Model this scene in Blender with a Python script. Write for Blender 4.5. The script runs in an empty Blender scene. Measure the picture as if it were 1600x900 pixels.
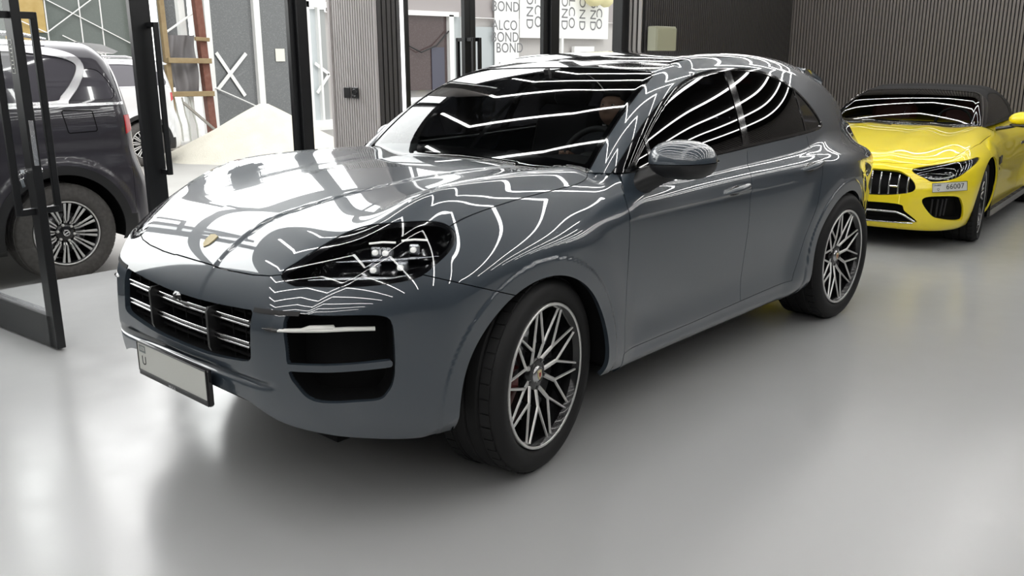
import bpy, math, random
import numpy as np
from mathutils import Matrix, Vector
random.seed(7)
PI = math.pi
SC = bpy.context.scene
COL = SC.collection
# ------------------------------------------------------------ camera, sky, exposure
cam_d = bpy.data.cameras.new('camera')
cam_d.sensor_fit = 'HORIZONTAL'; cam_d.sensor_width = 36.0
cam_d.lens = 1385.99/1600*36.0
cam_d.clip_start = .05; cam_d.clip_end = 300
cam_o = bpy.data.objects.new('camera', cam_d); COL.objects.link(cam_o)
_d = Vector((-.71616905, -.64933504, -.25586304)); _r = Vector((-.67127584, .74120459, -.00212273)); _u = Vector((-.19102522, -.17023445, .96671071))
cam_o.matrix_world = Matrix(((_r.x, _u.x, -_d.x, 2.52207), (_r.y, _u.y, -_d.y, 3.08957), (_r.z, _u.z, -_d.z, 1.63136), (0, 0, 0, 1)))
SC.camera = cam_o
SC.view_settings.view_transform = 'Standard'; SC.view_settings.look = 'None'
SC.view_settings.gamma = 1.0; SC.view_settings.use_curve_mapping = False
SC.view_settings.exposure = 0.0
SC.cycles.max_bounces = 10; SC.cycles.transparent_max_bounces = 24; SC.cycles.glossy_bounces = 6; SC.cycles.transmission_bounces = 8
SC.cycles.caustics_reflective = False; SC.cycles.caustics_refractive = False
SC.cycles.use_denoising = True
SC.cycles.sample_clamp_indirect = 6.0
world = bpy.data.worlds.new('overcast_sky'); SC.world = world; world.use_nodes = True
_n = world.node_tree.nodes; _l = world.node_tree.links
_bg = _n['Background']; _bg.inputs['Strength'].default_value = 1.0
_tc = _n.new('ShaderNodeTexCoord'); _sep = _n.new('ShaderNodeSeparateXYZ'); _rmp = _n.new('ShaderNodeValToRGB')
_l.new(_tc.outputs['Generated'], _sep.inputs[0]); _l.new(_sep.outputs['Z'], _rmp.inputs['Fac']); _l.new(_rmp.outputs['Color'], _bg.inputs['Color'])
# overcast sky, with a bright patch added on the street side for hood reflections
_dot = _n.new('ShaderNodeVectorMath'); _dot.operation = 'DOT_PRODUCT'; _dot.inputs[1].default_value = (-.15, -.86, .48); _l.new(_tc.outputs['Generated'], _dot.inputs[0])
_mr = _n.new('ShaderNodeMapRange'); _mr.interpolation_type = 'SMOOTHSTEP'; _mr.inputs['From Min'].default_value = .45; _mr.inputs['From Max'].default_value = .95; _mr.inputs['To Min'].default_value = 1.9; _mr.inputs['To Max'].default_value = 6.5
_l.new(_dot.outputs['Value'], _mr.inputs['Value']); _l.new(_mr.outputs[0], _bg.inputs['Strength'])
_rmp.color_ramp.elements[0].color = (.80, .80, .78, 1); _rmp.color_ramp.elements[1].color = (1.0, 1.0, 1.0, 1); _rmp.color_ramp.elements[1].position = .5
sun_d = bpy.data.lights.new('hazy_sun', 'SUN'); sun_d.energy = 1.2; sun_d.angle = math.radians(25); sun_d.color = (1, .97, .92)
sun_o = bpy.data.objects.new('hazy_sun', sun_d); COL.objects.link(sun_o); sun_o.rotation_euler = (math.radians(-38), math.radians(12), 0)

# ------------------------------------------------------------ materials
def mat(name, col, rough=.5, metal=0., coat=0., spec=.5, emis=None, estr=0., bump=None, coat_rough=.02, var=None, alpha=None):
    m = bpy.data.materials.new(name); m.use_nodes = True
    nt = m.node_tree; b = nt.nodes['Principled BSDF']
    b.inputs['Base Color'].default_value = (*col, 1); b.inputs['Roughness'].default_value = rough; b.inputs['Metallic'].default_value = metal
    b.inputs['Coat Weight'].default_value = coat; b.inputs['Coat Roughness'].default_value = coat_rough; b.inputs['Specular IOR Level'].default_value = spec
    if emis: b.inputs['Emission Color'].default_value = (*emis, 1); b.inputs['Emission Strength'].default_value = estr
    tc = None
    if bump or var:
        tc = nt.nodes.new('ShaderNodeTexCoord')
    if bump:
        nz = nt.nodes.new('ShaderNodeTexNoise'); nz.inputs['Scale'].default_value = bump[0]; nz.inputs['Detail'].default_value = 4
        bp = nt.nodes.new('ShaderNodeBump'); bp.inputs['Strength'].default_value = bump[1]; bp.inputs['Distance'].default_value = bump[2] if len(bump) > 2 else .01
        nt.links.new(tc.outputs['Object'], nz.inputs['Vector']); nt.links.new(nz.outputs['Fac'], bp.inputs['Height']); nt.links.new(bp.outputs['Normal'], b.inputs['Normal'])
    if var:   # (scale, colour b, lo, hi)
        nz = nt.nodes.new('ShaderNodeTexNoise'); nz.inputs['Scale'].default_value = var[0]; nz.inputs['Detail'].default_value = 6
        rp = nt.nodes.new('ShaderNodeValToRGB'); rp.color_ramp.elements[0].color = (*col, 1); rp.color_ramp.elements[1].color = (*var[1], 1)
        rp.color_ramp.elements[0].position = var[2]; rp.color_ramp.elements[1].position = var[3]
        nt.links.new(tc.outputs['Object'], nz.inputs['Vector']); nt.links.new(nz.outputs['Fac'], rp.inputs['Fac']); nt.links.new(rp.outputs['Color'], b.inputs['Base Color'])
    return m
def glass_mat(name, tint, rough=0.0, ior=1.5, fres=1.0):
    """thin single-sheet glass: tinted see-through plus fresnel mirror reflection"""
    m = bpy.data.materials.new(name); m.use_nodes = True; nt = m.node_tree; nt.nodes.clear()
    out = nt.nodes.new('ShaderNodeOutputMaterial'); mx = nt.nodes.new('ShaderNodeMixShader')
    tr = nt.nodes.new('ShaderNodeBsdfTransparent'); gl = nt.nodes.new('ShaderNodeBsdfGlossy'); fr = nt.nodes.new('ShaderNodeFresnel')
    ml = nt.nodes.new('ShaderNodeMath'); ml.operation = 'MULTIPLY'; ml.inputs[1].default_value = fres; ml.use_clamp = True
    ge = nt.nodes.new('ShaderNodeNewGeometry'); ab = nt.nodes.new('ShaderNodeMath'); ab.operation = 'MULTIPLY_ADD'
    # same ior seen from either face
    ab.inputs[1].default_value = (1/ior-ior); ab.inputs[2].default_value = ior
    nt.links.new(ge.outputs['Backfacing'], ab.inputs[0]); fr.inputs['IOR'].default_value = ior
    tr.inputs['Color'].default_value = (*tint, 1); gl.inputs['Roughness'].default_value = rough; fr.inputs['IOR'].default_value = ior
    nt.links.new(ab.outputs[0], fr.inputs['IOR'])
    nt.links.new(fr.outputs[0], ml.inputs[0]); nt.links.new(ml.outputs[0], mx.inputs[0]); nt.links.new(tr.outputs[0], mx.inputs[1]); nt.links.new(gl.outputs[0], mx.inputs[2]); nt.links.new(mx.outputs[0], out.inputs['Surface'])
    return m
M = {}
M['paint'] = mat('slate_grey_paint', (.035, .048, .063), .35, 0, 1.0, coat_rough=.010); M['paint'].node_tree.nodes['Principled BSDF'].inputs['Coat IOR'].default_value = 1.75
M['yellow'] = mat('yellow_paint', (.95, .77, .012), .35, 0, 1.0, coat_rough=.02)
M['suv_paint'] = mat('black_violet_paint', (.034, .030, .040), .3, 0, 1.0, coat_rough=.02)
M['white_paint'] = mat('white_paint', (.75, .75, .76), .35, 0, 1.0)
M['gloss_black'] = mat('gloss_black', (.006, .006, .007), .08, 0, .5)
M['black'] = mat('matt_black', (.010, .010, .011), .55)
M['plastic'] = mat('black_plastic', (.014, .014, .015), .38, bump=(400, .05, .001))
M['void'] = mat('dark_interior', (.003, .003, .0035), .8, spec=.2)
M['rubber'] = mat('tyre_rubber', (.013, .013, .0135), .6, spec=.25, bump=(220, .08, .001))
M['dusty_rubber'] = mat('dusty_tyre_rubber', (.075, .070, .068), .8, spec=.2, var=(30, (.11, .105, .10), .3, .7))
M['chrome'] = mat('chrome', (.80, .80, .80), .08, 1.0)
M['alloy'] = mat('polished_alloy', (.72, .715, .70), .32, .65)
M['dark_alloy'] = mat('black_alloy', (.012, .012, .013), .22, .2, .5)
M['steel'] = mat('brake_steel', (.25, .25, .26), .35, 1.0)
M['caliper'] = mat('dark_red_caliper', (.10, .012, .010), .35)
M['badge_gold'] = mat('badge_gold', (.72, .62, .36), .3, .5)
M['badge_red'] = mat('badge_red', (.35, .02, .02), .4)
M['silver'] = mat('silver_trim', (.55, .55, .56), .25, 1.0)
M['plate_white'] = mat('plate_white', (.60, .61, .57), .4)
M['letter_black'] = mat('letter_black', (.02, .02, .022), .5)
M['white_lens'] = mat('white_light_lens', (.80, .80, .76), .25, coat=.6)
M['led'] = mat('headlamp_led', (.9, .9, .85), .3, emis=(1, .99, .94), estr=.55)
M['lamp_chrome'] = mat('lamp_reflector', (.62, .63, .66), .22, 1.0)
M['lens'] = glass_mat('clear_lens', (.86, .87, .88), 0.0, 1.5, 1.0)
M['windscreen'] = glass_mat('tinted_windscreen', (.42, .44, .44), 0.0, 1.52, 1.5)
M['side_glass'] = glass_mat('dark_tinted_glass', (.02, .02, .024), 0.0, 1.52, 1.2)
M['roof_glass'] = glass_mat('black_roof_glass', (.01, .01, .01), 0.0, 1.52, 1.3)
M['leather'] = mat('black_leather', (.015, .015, .016), .5, bump=(60, .1, .004))
M['red_leather'] = mat('dark_red_leather', (.10, .012, .012), .5)
M['soft_top'] = mat('black_canvas', (.010, .010, .011), .85, bump=(300, .3, .002))
M['tail_red'] = mat('red_lamp_lens', (.55, .015, .02), .15, coat=.6)
M['skin'] = mat('skin', (.42, .25, .18), .5)
M['hair'] = mat('dark_hair', (.012, .010, .009), .6)
M['shirt'] = mat('dark_shirt', (.02, .022, .028), .8)

# ------------------------------------------------------------ object helpers
def link(name, me, m=None, parent=None):
    o = bpy.data.objects.new(name, me); COL.objects.link(o)
    if m is not None:
        for k in (m if isinstance(m, (list, tuple)) else [m]): me.materials.append(k)
    if parent is not None: o.parent = parent
    return o
def empty(name, loc=(0, 0, 0), rotz=0., parent=None):
    o = bpy.data.objects.new(name, None); COL.objects.link(o); o.empty_display_size = .2
    o.location = loc; o.rotation_euler = (0, 0, rotz)
    if parent is not None: o.parent = parent
    return o
def tag(o, label, cat, group=None, kind=None):
    o['label'] = label; o['category'] = cat
    if group: o['group'] = group
    if kind: o['kind'] = kind
    return o
def structure(o, label=None):
    o['kind'] = 'structure'
    if label: o['label'] = label
    return o
class MB:
    """collects boxes, prisms, tubes, lathes into one mesh"""
    def __init__(s): s.v = []; s.f = []; s.sm = []; s.mi = []
    def add(s, vs, fs, smooth=False, mi=0):
        n = len(s.v); s.v += [tuple(map(float, q)) for q in vs]
        for f in fs: s.f.append(tuple(i+n for i in f)); s.sm.append(smooth); s.mi.append(mi)
        return s
    def box(s, c, size, R=None, bev=0., mi=0):
        hx, hy, hz = [a/2 for a in size]
        if bev > 0:
            b = min(bev, hx*.98, hy*.98, hz*.98); vs = []; idx = {}
            for sx in (-1, 1):
                for sy in (-1, 1):
                    for sz in (-1, 1):
                        for ax in range(3):
                            p = [sx*(hx-b), sy*(hy-b), sz*(hz-b)]; p[ax] += (sx, sy, sz)[ax]*b
                            idx[(sx, sy, sz, ax)] = len(vs); vs.append(p)
            fs = []
            for ax in range(3):
                o1, o2 = (ax+1) % 3, (ax+2) % 3
                for sg in (-1, 1):
                    q = []
                    for a, bb in ((-1, -1), (1, -1), (1, 1), (-1, 1)):
                        k = [0, 0, 0]; k[ax] = sg; k[o1] = a; k[o2] = bb; q.append(idx[(*k, ax)])
                    fs.append(q if sg > 0 else q[::-1])
            for ax in range(3):
                o1, o2 = (ax+1) % 3, (ax+2) % 3
                for a in (-1, 1):
                    for bb in (-1, 1):
                        q = []
                        for e, axn in ((-1, o1), (1, o1), (1, o2), (-1, o2)):
                            k = [0, 0, 0]; k[ax] = e; k[o1] = a; k[o2] = bb; q.append(idx[(*k, axn)])
                        fs.append(q if a*bb > 0 else q[::-1])
            for sx in (-1, 1):
                for sy in (-1, 1):
                    for sz in (-1, 1):
                        q = [idx[(sx, sy, sz, k)] for k in range(3)]; fs.append(q if sx*sy*sz > 0 else q[::-1])
        else:
            vs = [(x, y, z) for x in (-hx, hx) for y in (-hy, hy) for z in (-hz, hz)]
            fs = [(0, 1, 3, 2), (4, 6, 7, 5), (0, 4, 5, 1), (2, 3, 7, 6), (0, 2, 6, 4), (1, 5, 7, 3)]
        R = np.eye(3) if R is None else np.array(R)
        vs = (np.array(vs) @ R.T + np.array(c)).tolist()
        return s.add(vs, fs, False, mi)
    def span(s, a, b, w, h, up=(0, 0, 1), bev=0., mi=0):
        a = np.array(a, float); b = np.array(b, float); d = b-a; L = np.linalg.norm(d); d /= L
        up = np.array(up, float); x = np.cross(up, d); n = np.linalg.norm(x)
        if n < 1e-6: x = np.cross((1, 0, 0), d); n = np.linalg.norm(x)
        x /= n; y = np.cross(d, x)
        return s.box((a+b)/2, (w, h, L), np.stack([x, y, d], 1), bev, mi)
    def tube(s, pts, r, n=10, closed=False, cap=True, mi=0, squash=None):
        P = np.array(pts, float); m = len(P); rr = np.broadcast_to(np.array(r, float), (m,))
        if closed: T = np.roll(P, -1, 0)-np.roll(P, 1, 0)
        else: T = np.gradient(P, axis=0)
        T /= np.linalg.norm(T, axis=1, keepdims=True)
        u = np.cross(T[0], (0, 0, 1)); 
        if np.linalg.norm(u) < .1: u = np.cross(T[0], (0, 1, 0))
        u /= np.linalg.norm(u); vs = []
        for i in range(m):
            u = u-T[i]*(u @ T[i]); u /= np.linalg.norm(u); w = np.cross(T[i], u)
            for k in range(n):
                a = 2*PI*k/n; cu, cw = math.cos(a), math.sin(a)
                if squash: cw *= squash
                vs.append(P[i]+rr[i]*(cu*u+cw*w))
        fs = []
        for i in range(m if closed else m-1):
            j = (i+1) % m
            for k in range(n):
                l = (k+1) % n; fs.append((i*n+k, i*n+l, j*n+l, j*n+k))
        s.add(vs, fs, True, mi)
        if cap and not closed:
            s.add(vs[:n], [tuple(range(n))[::-1]], False, mi); s.add(vs[-n:], [tuple(range(n))], False, mi)
        return s
    def lathe(s, prof, n=64, c=(0, 0, 0), axis='y', smooth=True, mi=0, closed=False):
        """prof: list of (radius, along axis)"""
        vs = []; m = len(prof)
        for r, h in prof:
            for k in range(n):
                a = 2*PI*k/n; p = (r*math.cos(a), h, r*math.sin(a)) if axis == 'y' else ((h, r*math.cos(a), r*math.sin(a)) if axis == 'x' else (r*math.cos(a), r*math.sin(a), h))
                vs.append((p[0]+c[0], p[1]+c[1], p[2]+c[2]))
        fs = []
        for i in range(m if closed else m-1):
            j = (i+1) % m
            for k in range(n):
                l = (k+1) % n; q = (i*n+k, i*n+l, j*n+l, j*n+k); fs.append(q if axis != 'y' else q[::-1])
        return s.add(vs, fs, smooth, mi)
    def prism(s, poly, f0, f1, mi=0, smooth=False):
        """poly 2-D points; f0, f1 map (a, b) to the two end planes"""
        n = len(poly); A = [f0(*p) for p in poly]; B = [f1(*p) for p in poly]
        s.add(A+B, [(i, (i+1) % n, n+(i+1) % n, n+i) for i in range(n)], smooth, mi)
        s.add(A, [tuple(range(n))[::-1]], False, mi); s.add(B, [tuple(range(n))], False, mi)
        return s
    def ell(s, c, r, n=20, m=12, R=None, mi=0):
        vs = []; fs = []
        for i in range(m+1):
            t = PI*i/m
            for k in range(n):
                a = 2*PI*k/n; vs.append((r[0]*math.sin(t)*math.cos(a), r[1]*math.sin(t)*math.sin(a), r[2]*math.cos(t)))
        for i in range(m):
            for k in range(n):
                l = (k+1) % n; fs.append((i*n+k, (i+1)*n+k, (i+1)*n+l, i*n+l))
        R = np.eye(3) if R is None else np.array(R)
        return s.add((np.array(vs) @ R.T+np.array(c)).tolist(), fs, True, mi)
    def mesh(s, name):
        me = bpy.data.meshes.new(name); me.from_pydata(s.v, [], s.f)
        me.polygons.foreach_set('use_smooth', s.sm); me.polygons.foreach_set('material_index', s.mi); me.update()
        return me
    def build(s, name, m, parent=None, weld=False):
        me = s.mesh(name)
        return link(name, me, m, parent)
def rotz(a): c, s = math.cos(a), math.sin(a); return np.array([[c, -s, 0], [s, c, 0], [0, 0, 1]])
def roty(a): c, s = math.cos(a), math.sin(a); return np.array([[c, 0, s], [0, 1, 0], [-s, 0, c]])
def rotx(a): c, s = math.cos(a), math.sin(a); return np.array([[1, 0, 0], [0, c, -s], [0, s, c]])
def text_mesh(name, body, size, m, parent=None, extrude=.001, mw=None, align='CENTER', bold=0., spacing=1.):
    cu = bpy.data.curves.new(name, 'FONT'); cu.body = body; cu.size = size; cu.extrude = extrude; cu.align_x = align; cu.align_y = 'CENTER'; cu.offset = bold; cu.space_character = spacing
    t = bpy.data.objects.new('tmp', cu); COL.objects.link(t)
    dg = bpy.context.evaluated_depsgraph_get(); me = bpy.data.meshes.new_from_object(t.evaluated_get(dg)); me.name = name
    bpy.data.objects.remove(t); bpy.data.curves.remove(cu)
    if mw is not None: me.transform(mw)
    me.materials.clear(); return link(name, me, m, parent)
def frame_mat(origin, x, y):
    x = Vector(x).normalized(); y = Vector(y); z = x.cross(y).normalized(); y = z.cross(x).normalized(); o = Vector(origin)
    return Matrix(((x.x, y.x, z.x, o.x), (x.y, y.y, z.y, o.y), (x.z, y.z, z.z, o.z), (0, 0, 0, 1)))
# ------------------------------------------------------------ sculpted-surface kit: a body is one smooth implicit shape, every panel is cut from it
class Sp:
    """natural cubic spline, linear extrapolation"""
    def __init__(s, xs, ys):
        o = np.argsort(xs); s.x = np.array(xs, float)[o]; s.y = np.array(ys, float)[o]; n = len(xs)
        h = np.diff(s.x); A = np.eye(n); b = np.zeros(n)
        for i in range(1, n-1):
            A[i, i-1] = h[i-1]; A[i, i] = 2*(h[i-1]+h[i]); A[i, i+1] = h[i]
            b[i] = 6*((s.y[i+1]-s.y[i])/h[i]-(s.y[i]-s.y[i-1])/h[i-1])
        s.m = np.linalg.solve(A, b); s.h = h
        s.d0 = (s.y[1]-s.y[0])/h[0]-h[0]*s.m[1]/6; s.d1 = (s.y[-1]-s.y[-2])/h[-1]+h[-1]*s.m[-2]/6
    def __call__(s, v):
        v = np.asarray(v, float); i = np.clip(np.searchsorted(s.x, v)-1, 0, len(s.h)-1); c = np.clip(v, s.x[0], s.x[-1])
        h = s.h[i]; a = (s.x[i+1]-c)/h; b = (c-s.x[i])/h
        r = a*s.y[i]+b*s.y[i+1]+((a**3-a)*s.m[i]+(b**3-b)*s.m[i+1])*h*h/6
        return r+np.minimum(v-s.x[0], 0)*s.d0+np.maximum(v-s.x[-1], 0)*s.d1
def smax(a, b, r):
    u = np.maximum(a+r, 0); v = np.maximum(b+r, 0)
    return np.where((u > 0) & (v > 0), np.sqrt(u*u+v*v)-r, np.maximum(a, b))
def smin(a, b, r): return -smax(-a, -b, r)
def sstep(a, b, x):
    t = np.clip((x-a)/(b-a), 0, 1); return t*t*t*(t*(6*t-15)+10)
def gau(x, s): return np.exp(-(x/s)**2)
def grad(F, V, h=1.5e-3):
    x, y, z = V[:, 0], V[:, 1], V[:, 2]
    g = np.stack([F(x+h, y, z)-F(x-h, y, z), F(x, y+h, z)-F(x, y-h, z), F(x, y, z+h)-F(x, y, z-h)], -1)
    return g/np.maximum(np.linalg.norm(g, axis=-1, keepdims=True), 1e-9)
def project(F, V, n=4):
    V = V.copy()
    for _ in range(n):
        g = grad(F, V); d = F(V[:, 0], V[:, 1], V[:, 2]); V -= g*np.clip(d, -.02, .02)[:, None]*.95
    return V
class S:
    def __init__(s, V, F): s.V = V; s.F = F
    def copy(s): return S(s.V.copy(), list(s.F))
def shoot(F, O, D, tmax, K=60):
    """outermost crossing of F = 0 on the rays O + t D, t in [0, tmax]; grids (m, n, 3) -> surface"""
    m, n = O.shape[:2]; O = O.reshape(-1, 3); D = D.reshape(-1, 3); N = len(O)
    f = lambda t: F(*(O+D*t[:, None]).T)
    ts = np.linspace(tmax, 0, K); lo = np.full(N, np.nan); hi = np.full(N, np.nan); prev = f(np.full(N, ts[0])); done = np.zeros(N, bool)
    for k in range(1, K):
        cur = f(np.full(N, ts[k])); hit = (~done) & (cur <= 0) & (prev > 0)
        lo[hit] = ts[k]; hi[hit] = ts[k-1]; done |= hit; prev = cur
    lo = np.where(done, lo, 0); hi = np.where(done, hi, 0)
    for _ in range(26):
        md = (lo+hi)/2; v = f(md); ins = v <= 0; lo = np.where(ins, md, lo); hi = np.where(ins, hi, md)
    V = O+D*lo[:, None]; faces = []
    ok = done.reshape(m, n)
    for i in range(m-1):
        for j in range(n-1):
            if ok[i, j] and ok[i+1, j] and ok[i+1, j+1] and ok[i, j+1]: faces.append((i*n+j, (i+1)*n+j, (i+1)*n+j+1, i*n+j+1))
    return S(V, faces)
def orient(s, F):
    """make faces point out of the body"""
    if not s.F: return s
    f = s.F[len(s.F)//2]; a, b, c = s.V[f[0]], s.V[f[1]], s.V[f[2]]; nn = np.cross(b-a, c-a); g = grad(F, s.V[[f[0]]])[0]
    if nn @ g < 0: s.F = [q[::-1] for q in s.F]
    return s
def clip(s, fun, F=None):
    d = fun(s.V); d = np.where(np.abs(d) < 2e-5, 2e-5, d); pos = d > 0; cache = {}; newV = []; out = []
    nb = len(s.V)
    def cut(i, j):
        k = (i, j) if i < j else (j, i)
        if k not in cache:
            t = d[i]/(d[i]-d[j]); cache[k] = nb+len(newV); newV.append(s.V[i]+(s.V[j]-s.V[i])*t)
        return cache[k]
    pl = pos.tolist()
    for f in s.F:
        k = sum(pl[i] for i in f)
        if k == len(f): out.append(f); continue
        if k == 0: continue
        q = []
        for a in range(len(f)):
            i, j = f[a], f[(a+1) % len(f)]
            if pl[i]: q.append(i)
            if pl[i] != pl[j]: q.append(cut(i, j))
        if len(q) > 2: out.append(tuple(q))
    V = s.V
    if newV:
        nv = np.array(newV)
        if F is not None: nv = project(F, nv, 2)
        V = np.vstack([V, nv])
    return compact(S(V, out))
def compact(s):
    used = np.zeros(len(s.V), bool)
    for f in s.F:
        for i in f: used[i] = True
    mp = np.cumsum(used)-1; return S(s.V[used], [tuple(int(mp[i]) for i in f) for f in s.F])
def sdpoly(P, poly):
    """signed distance to a closed polygon, positive inside"""
    poly = np.asarray(poly, float); A = poly; B = np.roll(poly, -1, 0); px, py = P[:, 0], P[:, 1]
    best = np.full(len(P), 1e9); ins = np.zeros(len(P), bool)
    for (ax, ay), (bx, by) in zip(A, B):
        ex, ey = bx-ax, by-ay; L = ex*ex+ey*ey+1e-18; t = np.clip(((px-ax)*ex+(py-ay)*ey)/L, 0, 1)
        best = np.minimum(best, (px-ax-t*ex)**2+(py-ay-t*ey)**2)
        c = (ay > py) != (by > py)
        if ey != 0: ins ^= c & (px < ax+(py-ay)*ex/ey)
    r = np.sqrt(best); return np.where(ins, r, -r)
def spl(pts, n=6, closed=True):
    """Catmull-Rom through the points; a point given with a third value 1 is a sharp corner"""
    P = [tuple(p) for p in pts]; m = len(P); out = []
    for i in range(m if closed else m-1):
        g = lambda k: np.array(P[k % m if closed else min(max(k, 0), m-1)][:2], float)
        cor = lambda k: len(P[k % m if closed else min(max(k, 0), m-1)]) > 2
        p0, p1, p2, p3 = g(i-1), g(i), g(i+1), g(i+2)
        if cor(i): p0 = 2*p1-p2
        if cor(i+1): p3 = 2*p2-p1
        for k in range(n):
            t = k/n; out.append(.5*((2*p1)+(-p0+p2)*t+(2*p0-5*p1+4*p2-p3)*t*t+(-p0+3*p1-3*p2+p3)*t**3))
    if not closed: out.append(np.array(P[-1][:2], float))
    return np.array(out)
XZ = lambda V: V[:, [0, 2]]
YZ = lambda V: V[:, [1, 2]]
XY = lambda V: V[:, [0, 1]]
SZ = lambda V: np.stack([.6*V[:, 1]-.8*V[:, 0], V[:, 2]], 1)
def mirror_join(s):
    V = s.V; n = len(V); idx = np.arange(n)+n; on = V[:, 1] < 1e-4; idx[on] = np.where(on)[0]
    V = V.copy(); V[on, 1] = 0; W = V*np.array([1, -1, 1])
    return compact(S(np.vstack([V, W]), list(s.F)+[tuple(int(idx[i]) for i in f)[::-1] for f in s.F]))
def mirrored(s): return S(s.V*np.array([1, -1, 1]), [f[::-1] for f in s.F])
def boundary(s):
    ct = {}
    for f in s.F:
        for a in range(len(f)):
            i, j = f[a], f[(a+1) % len(f)]
            if (j, i) in ct: ct.pop((j, i))
            else: ct[(i, j)] = 1
    return list(ct)
def emit(s, F, name, m, parent=None, fold=.012, off=0., xf=None, flip_y=False, wall_mi=0):
    """mesh object with exact smooth normals; free edges are folded inwards so a panel has thickness"""
    W = s.V; N = grad(F, W); V = W+N*off if off else W
    n = len(V); faces = list(s.F); nl = sum(len(f) for f in faces); base = len(faces); vs = [V]
    if fold:
        bd = boundary(s); cnt = n; mp = {}
        a = []; 
        for i, j in bd:
            for k in (i, j):
                if k not in mp: mp[k] = len(mp)
        ks = list(mp); T = V[ks]; Bm = V[ks]-N[ks]*fold; vs += [T, Bm]; q = len(ks)
        for i, j in bd: faces.append((n+mp[j], n+mp[i], n+q+mp[i], n+q+mp[j]))
    V2 = np.vstack(vs)
    if flip_y: V2 = V2*np.array([1, -1, 1]); faces = [f[::-1] for f in faces]; N = N*np.array([1, -1, 1])
    me = bpy.data.meshes.new(name); me.from_pydata(V2.tolist(), [], faces)
    sm = np.zeros(len(faces), bool); sm[:base] = True; me.polygons.foreach_set('use_smooth', sm)
    if wall_mi:
        mi = np.zeros(len(faces), np.int32); mi[base:] = wall_mi; me.polygons.foreach_set('material_index', mi)
    me.update()
    lv = np.empty(len(me.loops), np.int32); me.loops.foreach_get('vertex_index', lv)
    pn = np.empty(len(faces)*3); me.polygons.foreach_get('normal', pn); pn = pn.reshape(-1, 3)
    lt = np.empty(len(faces), np.int32); me.polygons.foreach_get('loop_total', lt)
    LN = np.repeat(pn, lt, 0); isb = lv < n; LN[isb] = N[lv[isb]]
    me.normals_split_custom_set(LN.tolist())
    if xf is not None: me.transform(xf)
    return link(name, me, m, parent)
def recess(s, F, depth, name, m, parent, flip_y=False, out=.003, xf=None):
    """a pocket behind an opening: floor pushed inwards by depth, side walls up to the surface"""
    N = grad(F, s.V); B = s.V-N*depth; bd = boundary(s); V = np.vstack([B, s.V-N*out]); n = len(s.V)
    faces = list(s.F)+[(j, i, n+i, n+j) for i, j in bd]
    if flip_y: V = V*np.array([1, -1, 1]); faces = [f[::-1] for f in faces]
    me = bpy.data.meshes.new(name); me.from_pydata(V.tolist(), [], faces); me.update()
    if xf is not None: me.transform(xf)
    return link(name, me, m, parent)
def lin(a, b, n): return np.linspace(a, b, n)
def g_top(F, x0, x1, y0, y1, step, ztop=2.0, zlo=.4):
    X, Y = np.meshgrid(np.arange(x0, x1+step, step), np.arange(y0, y1+step, step), indexing='ij')
    O = np.stack([X, Y, np.full_like(X, zlo)], -1); D = np.zeros_like(O); D[..., 2] = 1; return orient(shoot(F, O, D, ztop-zlo), F)
def g_polar(F, x0, x1, a0, a1, sx, na, oz=.75, oy=0., tmax=1.6):
    X, A = np.meshgrid(np.arange(x0, x1+sx, sx), np.radians(np.linspace(a0, a1, na)), indexing='ij')
    O = np.stack([X, np.full_like(X, oy), np.full_like(X, oz)], -1); D = np.stack([0*X, np.cos(A), np.sin(A)], -1); return orient(shoot(F, O, D, tmax), F)
def g_front(F, cx, cy, z0, z1, sz, xback, step=.012, sgn=1, tmax=1.2):
    """horizontal rays wrapped round a corner: straight ahead for y < cy, fanned about (cx, cy), then sideways back to xback"""
    c = []
    for y in np.arange(0, cy, step): c.append((cx, y, 1, 0))
    for a in np.radians(np.arange(0, 90, .9)): c.append((cx, cy, math.cos(a), math.sin(a)))
    for x in np.arange(0, abs(cx-xback)+step, step): c.append((cx-sgn*x, cy, 0, 1))
    c = np.array(c); z = np.arange(z0, z1+sz, sz); n, m = len(c), len(z)
    O = np.zeros((n, m, 3)); D = np.zeros((n, m, 3))
    O[..., 0] = c[:, 0][:, None]; O[..., 1] = c[:, 1][:, None]; O[..., 2] = z[None]
    D[..., 0] = sgn*c[:, 2][:, None]; D[..., 1] = c[:, 3][:, None]
    return orient(shoot(F, O, D, tmax), F)
# ------------------------------------------------------------ grey coupe SUV: implicit body (x forward, y to its left, z up, origin under the front axle)
P_w = Sp([.95, .7, .45, .1, -.5, -1.4, -2.2, -2.9, -3.3, -3.7, -4.0], [.90, .935, .957, .968, .955, .952, .962, .958, .905, .815, .72])
D_z = Sp([.16, .25, .35, .47, .60, .72, .85, .95, 1.03, 1.10, 1.18, 1.3], [.10, .045, .012, .010, .012, .004, .0, .006, .022, .052, .095, .17])
Xf_c = Sp([.16, .25, .33, .42, .50, .60, .70, .78, .84, .90, 1.0], [.83, .90, .955, .985, .993, .992, .985, .975, .958, .93, .84])
Zt_c = Sp([1.0, .95, .9, .8, .7, .58, .3, 0, -.3, -.6, -.8, -1.2, -2.4, -2.8, -3.2, -3.6, -4.0], [.875, .905, .936, .983, 1.018, 1.045, 1.092, 1.122, 1.134, 1.132, 1.13, 1.13, 1.13, 1.12, 1.09, 1.05, 1.0])
Bmp = Sp([1., .75, .62, .52, .43, .33, .17, 0, -.3, -.6, -1.0], [0, 0, .014, .038, .062, .080, .080, .070, .056, .045, 0.02])
Ycr = Sp([.95, .6, .2, -.2, -.62], [.14, .19, .25, .31, .36])
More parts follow.
